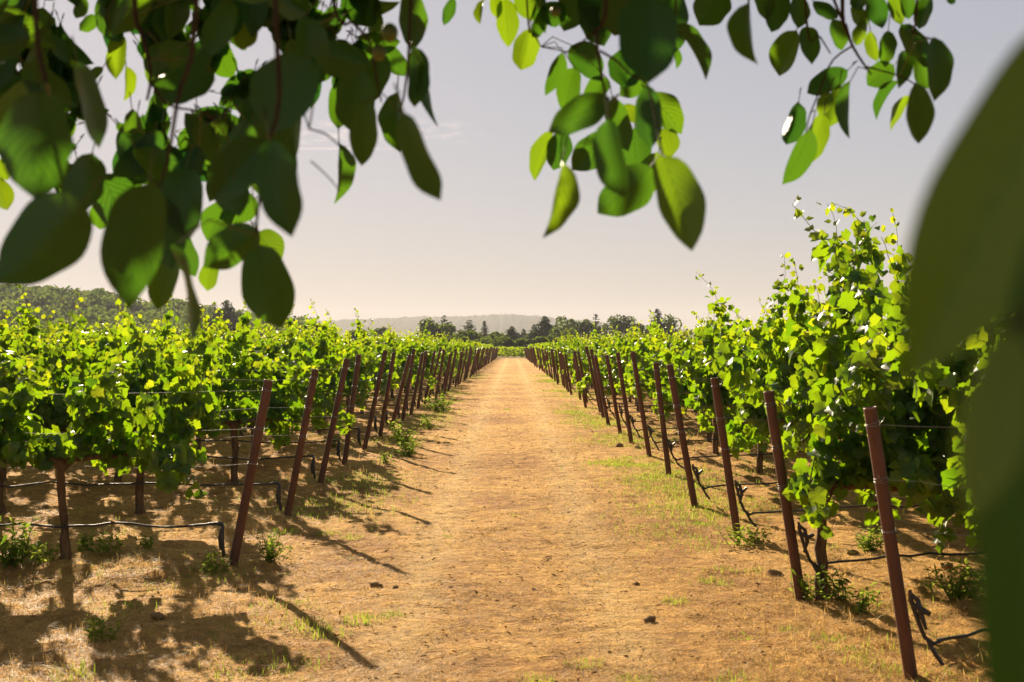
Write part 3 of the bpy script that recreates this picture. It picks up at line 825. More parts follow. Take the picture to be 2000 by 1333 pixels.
WE = [(22, 1098, 1.5, 1, "bushy dark green weed at the left edge under the front vine row"),
      (85, 1100, 1.1, 0, "green weed between the left edge and the front vine trunk"),
      (165, 1082, 1.1, 0, "bright green weed just right of the front vine trunk"),
      (215, 1085, 1.0, 0, "bright green weed second to the right of the front vine trunk"),
      (285, 1082, 1.0, 0, "pale green weed midway between front vine trunk and left post"),
      (418, 1118, 1.0, 0, "yellow green weed at the foot of the nearest left post"),
      (527, 1100, 1.0, 1, "dark thistle like weed right of the nearest left post"),
      (195, 1250, 1.0, 0, "broad leaved green weed in the shade of the front left row"),
      (650, 880, 1.0, 1, "green weed in front of the third left post"),
      (795, 892, 1.4, 1, "low dark green weed beside the track left of centre"),
      (785, 868, 1.9, 1, "largest grey green bush among the weeds along the left posts"),
      (855, 805, 2.2, 1, "dark round weed bush by the middle left posts"),
      (835, 838, 1.5, 0, "light green weed in front of the dark round weed bush"),
      (750, 905, 1.2, 0, "bright low weed by the fifth left post"),
      (1572, 1172, 1.1, 0, "bright green weed climbing at the foot of the second right post"),
      (1640, 1185, 1.2, 0, "pale green weed right of the second right post"),
      (1690, 1200, 1.1, 0, "green weed between the two nearest right posts"),
      (1448, 1068, 1.2, 0, "green weed around the foot of the third right post"),
      (1480, 1060, 1.0, 0, "green weed just right of the third right post"),
      (1185, 905, 1.6, 2, "spreading pale green weed patch before the right posts"),
      (1215, 910, 1.4, 2, "second pale green weed patch touching the first before the right posts"),
      (1105, 808, 2.0, 2, "light green weed on the right edge far up the track"),
      (1130, 803, 1.8, 2, "light green weed right of the far one on the track edge"),
      (1700, 1075, 1.1, 1, "weed under the right vines behind the nearest right post"),
      (1870, 1170, 1.3, 1, "weed beside the big blurred leaf at the lower right")]
for px, py, sc, b, lab in WE:
    plant("weed_plant", (WEEDS, BUSHY, PATCH)[b][random.randrange(2)], "stems", px, py, sc, lab, "weed", "weeds along the vine rows")

# clods and one dark scrap
def clod_mesh(seed):
    r = np.random.default_rng(seed); m = MB()
    nu, nv = 10, 7; V = []
    for j in range(nv):
        th = math.pi * j / (nv - 1)
        for i in range(nu):
            ph = 2 * math.pi * i / nu; k = 1 + r.normal(0, .13)
            V.append((math.sin(th) * math.cos(ph) * k, .8 * math.sin(th) * math.sin(ph) * k, .55 * math.cos(th) * k))
    f = [(j * nu + i, j * nu + (i + 1) % nu, (j + 1) * nu + (i + 1) % nu, (j + 1) * nu + i) for j in range(nv - 1) for i in range(nu)]
    m.add(V, f); return m.mesh("soil_clod", M['clod'])
CL = [clod_mesh(600 + i) for i in range(3)]
for i, (px, py, s, lab) in enumerate([(733, 1145, .045, "small brown soil clod left of the track centre"), (772, 1147, .035, "smaller brown clod beside another left of the track centre"),
        (310, 1208, .06, "round clod in the shade of the front left row"), (1270, 1213, .05, "dark lump of soil in the right half of the track"),
        (1243, 1142, .03, "little clod at the edge of the tall straw right of centre"), (1665, 1082, .05, "clod behind the second right post"),
        (1850, 1110, .07, "largest clod under the right vines by the blurred leaf"), (1512, 1125, .07, "broken soil lump left of the second right post"),
        (1210, 872, .09, "dark earth mound before the right posts"), (1245, 876, .07, "second earth mound joined to the dark one before the right posts")]):
    X, Y = gpoint(px, py)
    o = bpy.data.objects.new("soil_clod", CL[i % 3]); link(o); o.location = (X, Y, gz1(X, Y) + s * .2); s *= .7; o.scale = (s * 1.3, s, s)
    o.rotation_euler = (0, 0, i * 1.3); tag(o, lab, "clod", "soil clods")

# ------------------------------------------------------------------ far trees
def crown(seed, w, h, n, q, lobes=7, flat=1.0, mb=None, off=(0, 0, 0), tmean=.5):
    r = np.random.default_rng(seed); m = mb or MB()
    P, Nn = [], []
    L = [(r.normal(0, .30) * w, r.normal(0, .30) * w, h * r.uniform(.15, .85), r.uniform(.20, .36)) for _ in range(lobes)]
    per = n // lobes
    for (lx, ly, lz, lr) in L:
        k = max(0.35, 1 - abs(lz / h - .45))
        d = unit(r.normal(0, 1, (per, 3))); rad = lr * (.6 + .4 * r.random(per)) ** .5
        P.append(np.array([lx * k, ly * k, lz]) + d * (rad * np.array([[w], [w], [h * flat * .75]])).T); Nn.append(d)
    P = np.concatenate(P) + np.array(off); Nn = np.concatenate(Nn) + r.normal(0, .5, (len(P), 3)) if False else np.concatenate(Nn)
    Nn = unit(Nn + r.normal(0, .45, Nn.shape))
    X, Y, Z = frames(Nn, r.normal(0, 1, Nn.shape))
    m.inst(QV, QF, P, X, Y, Z, q * r.uniform(.6, 1.4, len(P)), 0, np.clip(r.normal(tmean, .22, len(P)), 0, 1))
    return m
def broadleaf(px, top, Y, wpx, label, cat="tree", low=False, seed=0, ground_z=None):
    x = (px - CX) / F * Y; gzv = gz1(x, Y) if ground_z is None else ground_z
    H = EYE - (top - HY) / F * Y - gzv; w = wpx / F * Y
    root = empty("shrub" if low else "broadleaf_tree", (x, Y, gzv), label, "shrub" if low else cat, "trees beyond the vineyard")
    t = MB(); r = np.random.default_rng(seed)
    bz = .08 * H if low else .28 * H
    t.tube([(0, 0, -.2), (r.normal(0, .02) * H, 0, bz), (r.normal(0, .04) * H, 0, H * .6)], [.035 * H, .028 * H, .012 * H], 7)
    for k in range(4):
        a = r.uniform(0, 6.28); t.tube([(0, 0, bz * r.uniform(.7, 1.2)), (.2 * w * math.cos(a), .2 * w * math.sin(a), .5 * H), (.36 * w * math.cos(a), .36 * w * math.sin(a), .72 * H)], [.018 * H, .011 * H, .004 * H], 5)
    t.build("trunk", M['tree_bark'], root)
    n = 1100
    crown(seed, w, H * (1 - bz / H) * 1.02, n, max(.22, 0.10 * w), 11, mb=(c := MB()), off=(0, 0, bz * .85))
    c.build("crown", M['tree_leaf'], root)
    return root
def conifer(px, top, Y, wpx, label, seed=0, sparse=False, lean=0.0):
    x = (px - CX) / F * Y; gzv = gz1(x, Y)
    H = EYE - (top - HY) / F * Y - gzv; w = wpx / F * Y * .95
    root = empty("conifer_tree", (x, Y, gzv), label, "conifer", "trees beyond the vineyard")
    r = np.random.default_rng(seed)
    t = MB(); t.tube([(0, 0, -.2), (lean * H * .4, 0, H * .5), (lean * H, 0, H * .99)], [.025 * H, .016 * H, .003 * H], 6, 0); t.build("trunk", M['tree_bark'], root)
    P, Nn, D, S = [], [], [], []
    lev = 18 if sparse else 30
    for k in range(lev):
        f = (k + r.uniform(0, .8)) / lev; z = H * (.14 + .86 * f); rr = w * 1.15 * (1 - f) ** .78 * r.uniform(.55, 1.2) + .012 * H
        nb = 5 if sparse else 8
        for b in range(nb):
            a = r.uniform(0, 6.28); d = np.array([math.cos(a), math.sin(a), .12 if sparse else -.18])
            for q in np.linspace(.15, 1, 6):
                P.append(np.array([lean * z, 0, z]) + d * rr * q + r.normal(0, .010 * H, 3)); D.append(d + r.normal(0, .3, 3))
                Nn.append(np.array([0, 0, 1]) + r.normal(0, .5, 3)); S.append(max(.030 * H, rr * .36 * (1.1 - .6 * q)) * r.uniform(.7, 1.2))
    X, Yv, Z = frames(np.array(Nn), np.array(D))
    c = MB(); c.inst(QV, QF, np.array(P), X, Yv, Z, np.array(S), 0, np.clip(r.normal(.45, .25, len(P)), 0, 1))
    c.build("crown", M['needle'], root)
    return root
conifer(443, 587, 330, 70, "dark pointed conifer standing before the wooded hill on the left", 1)
conifer(576, 617, 330, 36, "open topped conifer peeping over the left vines beside a hanging leaf", 2, True)
conifer(614, 627, 330, 30, "short rounded conifer just right of the open topped one", 3)
broadleaf(750, 640, 330, 36, "small dark tree top barely above the vines left of the tree pair", seed=4)
broadleaf(700, 646, 330, 44, "dark low tree top above the left vines before the far ridge", seed=44)
broadleaf(842, 621, 300, 46, "round light green broadleaf tree, taller of a pair above the left vines", seed=5)
broadleaf(868, 632, 300, 48, "lower broadleaf tree joined to the right of the round light green one", seed=6)
conifer(868, 617, 330, 30, "dark conifer rising behind the broadleaf pair", 7, True)
conifer(910, 625, 330, 38, "windswept dark conifer leaning right beside the pair", 8, True, 0.10)
conifer(946, 628, 340, 16, "narrow conifer tip above the rounded shrubs", 9)
broadleaf(920, 646, 260, 60, "rounded green shrub mass in front of the windswept conifer", low=True, seed=10)
broadleaf(962, 648, 265, 52, "rounded dark green shrub right of the larger mass", low=True, seed=11)
conifer(1000, 637, 330, 34, "broad dusky conifer over the end of the track", 12)
conifer(1023, 643, 330, 20, "small grey conifer between the dusky one and the tall one", 13)
conifer(1064, 617, 320, 46, "tall tiered conifer just right of the end of the track", 14)
conifer(1044, 634, 320, 34, "dark bushy conifer leaning against the tall tiered one", 15)
broadleaf(1098, 641, 300, 36, "low green tree right of the tall tiered conifer", seed=16)
broadleaf(1112, 619, 330, 40, "airy broadleaf tree first of the group over the right vines", seed=17)
broadleaf(1141, 621, 330, 40, "airy broadleaf tree second of the group over the right vines", seed=18)
conifer(1163, 613, 330, 22, "thin upright tree in the group over the right vines", 19, True)
broadleaf(1180, 624, 330, 22, "slight feathery tree beside the thin upright one", seed=20)
broadleaf(1206, 614, 330, 32, "leafy dark tree, taller of two close together over the right vines", seed=21)
broadleaf(1226, 616, 330, 28, "leafy dark tree pressed to the right of its taller twin", seed=22)
broadleaf(1250, 628, 330, 40, "low tree top filling the gap before the last conifer on the right", seed=23)
conifer(1284, 604, 300, 34, "pointed conifer rising over the right vines furthest right", 24)
broadleaf(1306, 616, 310, 34, "tree top half hidden by vine shoots right of the last conifer", seed=25)
for i, (px, tp, w) in enumerate([(890, 660, 50), (935, 662, 55), (985, 660, 50), (1020, 662, 46), (1056, 660, 46), (1090, 660, 50)]):
    broadleaf(px, tp, 232, w, ["dark rounded hedge shrub leftmost behind the end of the track", "hedge shrub second from left behind the end of the track", "hedge shrub just left of the track end",
              "hedge shrub straight behind the track end", "hedge shrub just right of the track end", "hedge shrub furthest right behind the track end"][i], low=True, seed=30 + i)
# skyline oaks on the left hill, each of its own
for i, (px, tp, w, lab) in enumerate([(18, 556, 60, "broad oak on the hill skyline at the left edge"), (80, 560, 44, "oak on the hill skyline below the large hanging leaf"),
        (108, 566, 26, "small flat topped tree on the skyline left of centre of the hill"), (120, 565, 20, "slim skyline tree with open crown on the hill"),
        (150, 574, 44, "low rounded oak on the skyline before the highest oak"), (183, 563, 44, "highest rounded oak on the middle of the hill skyline"),
        (212, 569, 26, "flat crowned tree just right of the highest skyline oak"), (300, 592, 60, "oak on the falling skyline behind the hanging leaves"),
        (370, 602, 56, "oak on the lower skyline right of the hanging leaf"), (415, 606, 46, "last rounded oak on the skyline before the pointed conifer"),
        (475, 618, 50, "rounded oak on the skyline right of the pointed conifer"), (515, 632, 50, "lowest oak where the hill runs out")]):
    x = (px - CX) / F * 560
    o = broadleaf(px, tp, 560, w, lab, seed=50 + i, ground_z=float(hillz(np.array(x), np.array(560.0))) - .5)
# the wood on the hill: one mass
mb = MB()
for i in range(520):
    y = rng.uniform(378, 600); x = rng.uniform(-.40 * y, -.14 * y)
    z = float(hillz(np.array(x), np.array(y)))
    if z < -4.9 and y > 400: continue
    w = rng.uniform(8, 15); h = rng.uniform(5.5, 9.5)
    if y > 545: h *= .7
    crown(5000 + i, w, h, 170, rng.uniform(.9, 1.4), 5, mb=mb, off=(x, y, z + .3), tmean=rng.uniform(.05, .75))
    mb.tube([(x, y, z - .5), (x + .3, y, z + h * .5)], [.35, .2], 5, 1)
tag(mb.build("hillside_forest", [M['tree_leaf'], M['tree_bark']]), "olive green oak wood covering the low hill on the left", "forest", kind="stuff")
# pale roofed shed under the hill
sx, sy = (215 - CX) / F * 300, 300.0
sg = gz1(sx, sy); rt = EYE - (647.5 - HY) / F * 300 - sg
root = empty("farm_shed", (sx, sy, sg), "long low shed with a pale roof at the foot of the wooded hill", "shed")
m = MB(); L2, W2, eh = 7.5, 3.0, rt - .45
m.add([(-L2, -W2, -.2), (L2, -W2, -.2), (L2, W2, -.2), (-L2, W2, -.2), (-L2, -W2, eh), (L2, -W2, eh), (L2, W2, eh), (-L2, W2, eh), (-L2, 0, rt - .05), (L2, 0, rt - .05)],
      [(0, 1, 5, 4), (2, 3, 7, 6), (1, 2, 6, 5), (3, 0, 4, 7)]); m.add([(-L2, -W2, eh), (-L2, W2, eh), (-L2, 0, rt - .06), (L2, -W2, eh), (L2, W2, eh), (L2, 0, rt - .06)], [(0, 2, 1), (3, 4, 5)])
m.build("wall", M['shed_wall'], root)
m = MB()
for s in (-1, 1):
    m.add([(-L2 - .4, s * (W2 + .4), eh - .08), (L2 + .4, s * (W2 + .4), eh - .08), (L2 + .4, 0, rt), (-L2 - .4, 0, rt),
           (-L2 - .4, s * (W2 + .4), eh - .16), (L2 + .4, s * (W2 + .4), eh - .16), (L2 + .4, 0, rt - .08), (-L2 - .4, 0, rt - .08)],
          [(0, 1, 2, 3), (7, 6, 5, 4), (0, 4, 5, 1), (1, 5, 6, 2), (3, 2, 6, 7), (0, 3, 7, 4)])
m.build("roof", M['shed_roof'], root)

# ------------------------------------------------------------------ the walnut tree whose branches hang into the view
WT = np.array([2.7, -1.5, gz1(2.7, -1.5)])
wal = empty("walnut_tree", tuple(WT), "walnut tree with dark backlit leaves hanging across the top of the view", "tree")
wr = np.random.default_rng(77)
NT, NS = 14, 7
def leaf_grid(bend, fold, curl):
    t = np.linspace(0, 1, NT); u = np.linspace(-1, 1, NS)
    w = t ** .55 * (1 - t) ** .60; w = w / w.max() * .5
    w[-1] = 0.004; w[0] = .012
    w[-2] *= .74; w[-3] *= .95
    w = w * (1 + .05 * np.sin(t * wr.uniform(9, 16) + wr.uniform(0, 6)))
    asym = wr.uniform(-.10, .10)
    T_, U_ = np.meshgrid(t, u, indexing='ij')
    x = U_ * w[:, None] * (1 + asym * np.sign(U_)) + wr.uniform(-.07, .07) * np.sin(T_ * 3.14)
    z = fold * np.abs(x) - bend * (T_ - .25) ** 2 + curl * np.sin(T_ * 8 + U_ * 1.5) * np.abs(U_) * .5
    V = np.stack([x, T_, z], -1).reshape(-1, 3)
    f = np.array([(i * NS + k, i * NS + k + 1, (i + 1) * NS + k + 1, (i + 1) * NS + k) for i in range(NT - 1) for k in range(NS - 1)])
    return V, f, np.stack([U_, T_], -1).reshape(-1, 2)
def put_leaf(mb, b, t, wid, normal, tint, bend=None, fold=None, curl=.012):
    """b,t: base and tip points; wid: true width; normal: rough facing"""
    L = np.linalg.norm(t - b)
    V, f, uv = leaf_grid(wr.uniform(.0, .38) if bend is None else bend, wr.uniform(.08, .42) if fold is None else fold, curl if bend is not None else wr.uniform(.01, .05))
    V = V.copy(); V[:, 0] *= wid / L
    X, Y, Z = frames(np.array([normal], float), np.array([t - b]) / L)
    mb.inst(V, f, np.array([b]), X, Y, Z, L, 0, tint, uv)
def seg(path, Y):
    return [at(p[0], p[1], (p[2] if len(p) > 2 else Y)) for p in path]
STEMS = {"left": [], "middle": [], "right": []}
stem_pts = {k: [] for k in STEMS}
def smooth_path(P, n=14):
    P = np.array(P); k = len(P); q = np.linspace(0, k - 1, n)
    i = np.clip(q.astype(int), 0, k - 2); f = (q - i)[:, None]
    p0 = P[np.clip(i - 1, 0, k - 1)]; p1 = P[i]; p2 = P[i + 1]; p3 = P[np.clip(i + 2, 0, k - 1)]
    return .5 * ((2 * p1) + (-p0 + p2) * f + (2 * p0 - 5 * p1 + 4 * p2 - p3) * f ** 2 + (-p0 + 3 * p1 - 3 * p2 + p3) * f ** 3)
def stem(where, path, Y, r0, r1):
    P = smooth_path(seg(path, Y))
    STEMS[where].append((P, np.linspace(r0, r1, len(P)))); stem_pts[where].append(P)
stem("left", [(250, -420), (262, 0), (275, 60), (290, 115), (294, 160), (287, 196)], 2.3, .0050, .0022)
stem("left", [(294, 160), (330, 205), (390, 218), (420, 235)], 2.3, .0026, .0015)
stem("left", [(60, -420), (70, 40), (90, 160), (110, 260), (120, 350)], 1.75, .0045, .0015)
stem("left", [(400, -420), (380, 60), (350, 180), (330, 300), (310, 370)], 1.85, .0045, .0016)
stem("left", [(520, -420), (540, 60), (545, 200), (520, 300), (505, 400), (500, 460)], 1.8, .0045, .0015)
stem("left", [(590, -420), (650, 5), (690, 45), (722, 85), (735, 150), (745, 200)], 2.3, .0042, .0016)
stem("left", [(815, -420), (800, 60), (790, 180), (780, 220)], 2.4, .0034, .0014)
stem("left", [(604, 252), (635, 262), (662, 284)], 2.0, .0016, .0012)
stem("left", [(607, 315), (640, 345), (664, 374)], 2.0, .0013, .0009)
stem("middle", [(1180, -420), (1185, 0), (1165, 60), (1172, 130), (1185, 200), (1190, 240)], 2.4, .0048, .0016)
stem("middle", [(1165, 60), (1120, 95), (1100, 105)], 2.4, .0020, .0012)
stem("middle", [(1172, 100), (1205, 120), (1230, 145), (1265, 170), (1285, 260), (1292, 305)], 2.4, .0024, .0013)
stem("middle", [(1185, 200), (1140, 240), (1100, 260), (1096, 320)], 2.4, .0022, .0012)
stem("middle", [(1010, -420), (1030, 20), (1040, 60), (1057, 92)], 3.2, .0030, .0012)
stem("middle", [(1330, -420), (1320, 0), (1315, 55)], 2.6, .0030, .0014)
stem("right", [(1645, -420), (1645, 0), (1652, 50), (1665, 90), (1690, 130), (1702, 146)], 2.9, .0052, .0016)
stem("right", [(1665, 90), (1625, 120), (1600, 180), (1580, 230), (1575, 260)], 2.9, .0024, .0013)
stem("right", [(1690, 130), (1760, 150), (1790, 168)], 2.9, .0022, .0013)
stem("right", [(1555, -420), (1575, 40), (1600, 70), (1622, 105)], 2.9, .0030, .0014)
stem("right", [(1805, -420), (1790, 20), (1780, 60), (1822, 77)], 2.9, .0032, .0013)
stem("right", [(1445, -420), (1462, 0), (1463, 12)], 2.9, .0030, .0016)

# base x,y  tip x,y  width (photo pixels)  tint (sunlit leaves painted bright, shaded ones dark)
LV = {"left": [
 (75, 178, 62, 390, 148, .35), (165, 395, 0, 552, 150, .45), (85, 15, 60, 106, 56, .55), (117, 45, 166, 132, 34, .25), (236, 68, 224, 154, 42, .95),
 (246, 128, 254, 193, 20, .98), (186, 30, 155, 60, 30, .6), (160, -8, 149, 37, 30, .6), (612, 112, 528, 268, 128, .35), (418, 138, 312, 196, 74, .3),
 (492, 165, 428, 205, 60, .4), (525, 272, 568, 462, 86, .25), (522, 275, 412, 388, 92, .2), (362, 328, 364, 465, 96, .25), (292, 355, 250, 600, 104, .35),
 (505, 478, 548, 642, 100, .5), (340, 478, 386, 670, 52, .3), (506, 450, 398, 522, 76, .5), (420, 512, 401, 568, 40, .8), (500, 388, 432, 428, 62, .5),
 (662, 278, 668, 398, 30, .5), (810, 92, 824, 214, 50, .45), (800, -15, 806, 98, 56, .5), (788, 222, 860, 392, 58, .5), (776, 180, 764, 302, 48, .6),
 (716, 196, 704, 325, 56, .65), (702, 138, 690, 262, 82, .5), (662, 160, 654, 256, 40, .55), (886, -4, 867, 50, 24, .3), (722, -22, 690, 48, 84, .3),
 (316, -15, 326, 88, 58, .5), (482, 5, 478, 118, 48, .8), (560, 15, 590, 104, 62, .7), (412, 82, 450, 150, 56, .6), (330, 470, 305, 606, 60, .7),
 (20, 30, 50, 110, 60, .6), (-10, 310, 14, 352, 26, .95), (-18, 345, 16, 412, 40, .98), (30, 140, 10, 230, 70, .4), (150, 120, 196, 290, 62, .35),
 (40, -30, 20, 60, 60, .3), (500, 455, 545, 520, 60, .75), (300, 380, 340, 520, 90, .3), (430, 300, 470, 420, 80, .3), (180, 300, 140, 420, 80, .4),
 (200, 340, 260, 450, 90, .35), (240, 260, 320, 350, 84, .3), (110, 330, 190, 400, 70, .5), (205, 395, 195, 448, 40, .6), (455, 395, 405, 470, 60, .5),
 (350, 455, 380, 540, 48, .4), (640, 30, 600, 130, 70, .45), (745, 100, 720, 205, 44, .5), (820, 120, 836, 250, 22, .4), (752, 90, 790, 150, 40, .4)],
 "middle": [
 (985, -4, 993, 89, 44, .9), (1036, 56, 1018, 139, 52, .92), (968, -10, 971, 33, 26, .95), (948, -2, 932, 42, 16, .9), (1268, -10, 1264, 168, 118, .2),
 (1192, -22, 1158, 68, 84, .25), (1100, 8, 1058, 52, 52, .35), (1099, 102, 1071, 190, 32, .5), (1116, 88, 1172, 152, 58, .3), (1122, 132, 1104, 218, 46, .6),
 (1186, 152, 1148, 205, 44, .5), (1192, 193, 1072, 258, 64, .45), (1080, 256, 1040, 352, 40, .85), (1101, 256, 1084, 333, 50, .25), (1099, 316, 1061, 464, 48, .9),
 (1186, 262, 1118, 333, 62, .4), (1188, 232, 1214, 388, 52, .35), (1272, 326, 1168, 416, 86, .45), (1294, 302, 1352, 488, 88, .8), (1286, 298, 1260, 390, 52, .85),
 (1290, 252, 1310, 308, 46, .9), (1266, 186, 1334, 250, 62, .7), (1266, 166, 1268, 294, 54, .25), (1214, 208, 1262, 237, 32, .95), (1196, 192, 1226, 294, 48, .5),
 (1262, 148, 1212, 188, 44, .5), (1316, 48, 1388, 149, 26, .4), (1314, 92, 1322, 135, 16, .5), (1010, -20, 1040, 40, 40, .8), (1060, -20, 1050, 62, 30, .5),
 (1130, -30, 1100, 60, 60, .3), (1220, -40, 1200, 70, 90, .2), (1300, -40, 1330, 60, 70, .3), (1150, 10, 1180, 90, 60, .25), (1240, 90, 1215, 175, 70, .25), (1318, 20, 1300, 110, 60, .25),
 (1240, 250, 1250, 350, 60, .4), (1060, 20, 1040, 75, 26, .5)],
 "right": [
 (1412, -22, 1366, 50, 72, .5), (1462, 6, 1448, 138, 52, .65), (1536, -12, 1502, 64, 46, .4), (1560, -8, 1558, 57, 42, .6), (1556, 60, 1519, 149, 54, .7),
 (1575, 52, 1585, 128, 40, .6), (1588, 2, 1636, 40, 32, .3), (1656, 138, 1577, 182, 46, .25), (1560, 200, 1540, 290, 30, .2), (1586, 252, 1536, 363, 40, .5),
 (1610, 222, 1592, 312, 42, .85), (1660, 158, 1652, 273, 38, .4), (1756, 158, 1704, 230, 28, .3), (1778, 188, 1740, 255, 27, .9), (1790, 162, 1796, 282, 54, .5),
 (1824, 72, 1846, 188, 54, .3), (1816, -17, 1795, 57, 34, .4), (1708, -18, 1726, 54, 44, .2), (1760, 48, 1816, 132, 42, .3), (1862, -12, 1855, 10, 18, .3),
 (1746, 128, 1694, 167, 48, .5), (1625, 38, 1650, 98, 36, .5), (1664, 10, 1690, 60, 30, .7), (1690, 40, 1672, 90, 26, .8), (1735, 60, 1725, 130, 34, .6), (1700, 60, 1715, 120, 26, .9),
 (1640, 165, 1620, 250, 34, .8), (1770, 100, 1760, 165, 34, .5), (1800, 110, 1810, 175, 34, .6), (1620, 180, 1600, 225, 30, .9), (1480, -25, 1500, 40, 36, .6), (1770, -30, 1770, 40, 40, .4),
 (1690, -30, 1665, 25, 34, .5), (1740, -10, 1760, 50, 30, .8)]}
GAPS = [(150, 60, 20, 40), (130, 30, 22, 22), (200, 110, 14, 20), (235, 180, 44, 34), (275, 172, 14, 26), (248, 75, 9, 14), (250, 112, 11, 11), (206, 25, 6, 5), (178, 12, 9, 14), (85, 10, 12, 11),
 (368, 35, 7, 16), (450, 112, 14, 24), (512, 80, 11, 26), (527, 122, 20, 30), (440, 145, 20, 8), (405, 188, 14, 26), (372, 185, 15, 13), (455, 210, 8, 10), (504, 224, 5, 5), (637, 10, 8, 10), (685, 50, 13, 28),
 (637, 190, 10, 30), (625, 232, 26, 16), (155, 258, 7, 11), (168, 285, 10, 16), (182, 312, 8, 9), (216, 265, 11, 8), (342, 270, 11, 12), (18, 370, 22, 36), (180, 465, 42, 46), (224, 465, 12, 34), (525, 415, 18, 30),
 (640, 330, 34, 60), (740, 230, 6, 30), (730, 270, 8, 40), (745, 160, 14, 12), (352, 240, 5, 5)]
GA = np.array(GAPS, float)
FF, SS = np.meshgrid(np.linspace(.05, .95, 8), np.linspace(-1, 1, 5)); FF, SS = FF.ravel(), SS.ravel()
HALF = .5 * np.sin(np.pi * FF) ** .7 * SS
def in_gap(b, t, w):
    d = t - b; L = np.hypot(*d) + 1e-6; nrm = np.array([-d[1], d[0]]) / L
    P = b + FF[:, None] * d + (HALF * w)[:, None] * nrm
    return bool(((((P[:, None, :] - GA[None, :, :2]) / GA[None, :, 2:]) ** 2).sum(-1) < 1).any())
HAND = {w: len(l) for w, l in LV.items()}
tries = 0; added = 0
while added < 560 and tries < 60000:
    tries += 1
    b = np.array([wr.uniform(-40, 720), wr.uniform(-70, 330)])
    if b[0] > 580 and b[1] > 150: continue
    if b[1] > 250 and b[0] > 500: continue
    ang = wr.normal(0, .8); L = wr.uniform(50, 150) if added < 150 else wr.uniform(38, 105)
    t = b + L * np.array([math.sin(ang), math.cos(ang)]); w = L * wr.uniform(.35, .55)
    if t[1] > 400 or t[0] > 800: continue
    if in_gap(b, t, w): continue
    LV["left"].append((b[0], b[1], t[0], t[1], w, float(np.clip(wr.normal(.38, .22), 0, 1)))); added += 1
ALL = [(math.hypot(l[2] - l[0], l[3] - l[1]) * l[4], where, l, i < HAND[where]) for where, lst in LV.items() for i, l in enumerate(lst)]
ALL.sort(key=lambda e: (not e[3], -e[0]))
fol = MB(); LIT = []
SPT = {w: np.concatenate(stem_pts[w]) for w in STEMS}
print('fill leaves', added, tries)
for rank_, (_, where, (bx, by, tx, ty, w, tn), hand) in enumerate(ALL):
    Lp = math.hypot(tx - bx, ty - by)
    real = wr.uniform(.105, .135) if Lp > 70 else wr.uniform(.07, .10)
    Y = float(np.clip(real * F / Lp, 1.55 if where == "left" else 1.9, 3.3))
    b = at(bx, by, Y); t = at(tx, ty, Y + wr.normal(0, .02))
    L = np.linalg.norm(t - b); wid = w / F * Y
    true = max(wid, L * (.46 if w / Lp < .42 else .0))
    tilt = math.acos(min(1, wid / true)) * (1 if wr.random() < .5 else -1)
    d = (t - b) / L; n0 = np.array([0, -1.0, 0]); n0 = unit(n0 - d * (n0 @ d)); s0 = np.cross(d, n0)
    nrm = n0 * math.cos(tilt) + s0 * math.sin(tilt) + wr.normal(0, .10, 3)
    if wr.random() < .4: nrm = -nrm
    if hand and tn >= .8: LIT += [b * .7 + t * .3, b * .3 + t * .7]
    mb = MB() if rank_ < 97 else fol
    put_leaf(mb, b, t, true, nrm, tn)
    S_ = SPT[where]
    k = np.argmin(np.linalg.norm(S_ - b, axis=1)); c = S_[k]; dist = np.linalg.norm(c - b)
    end = c if dist < .20 else b - d * .012 + np.array([0, 0, .010])
    m_ = b * .55 + end * .45 - d * min(.02, dist * .25) + np.array([0, 0, .006])
    mb.tube([t * .02 + b * .98, m_, end], [.0011, .0012, .0014], 5, 1, .4, cap=False)
    if rank_ < 97: mb.build("leaf", [M['walnut_leaf'], M['petiole']], wal, smooth=True, loc=-WT)
tag(fol.build("foliage", [M['walnut_leaf'], M['petiole']], wal, smooth=True, loc=-WT), kind="stuff")
for where in STEMS:
    for P, rr in STEMS[where]:
        pm = MB(); pm.tube(P, rr, 6, 0, .5); pm.build("twig", M['twig'], wal, smooth=True, loc=-WT)
# the two very near leaves at the right edge
NEAR = [(at(2120, 20, .47), at(1822, 690, .425), .0435, (-.15, -1, .15), .88, .08, .08), (at(2075, 400, .41), at(2000, 1560, .39), .0362, (-.25, -1, .0), .40, .03, .10),
        (at(1972, 640, .37), at(1893, 1015, .365), .0170, (-.2, -1, .2), 1.0, .05, .08)]  # full tint paints this leaf bright, standing for a sunlit patch
for b, t, w, nrm, tn, bd, fo in NEAR[:2]:
    m = MB(); put_leaf(m, b, t, w, nrm, tn, bd, fo, .01)
    o = m.build("leaf", M['walnut_leaf'], wal, smooth=True, loc=-WT); o["label"] = "large near leaf blurred at the right edge"
m = MB(); b, t, w, nrm, tn, bd, fo = NEAR[2]; put_leaf(m, b, t, w, nrm, tn, bd, fo, .01)
o = m.build("leaf", M['walnut_leaf'], wal, smooth=True, loc=-WT); o["label"] = "near leaf tinted sunlit yellow green, blurred at the right edge"
m = MB()
for b in (NEAR[0][0], NEAR[1][0], NEAR[2][0]):
    m.tube(smooth_path([b, b + np.array([.03, -.01, .03]), b + np.array([.12, -.02, .16]), np.array([.70, .45, 2.35])], 10), np.linspace(.0014, .004, 10), 6)
m.build("twig", M['twig'], wal, smooth=True, loc=-WT)
LIT += [NEAR[2][0] * (1 - f) + NEAR[2][1] * f for f in (.62, .78)]
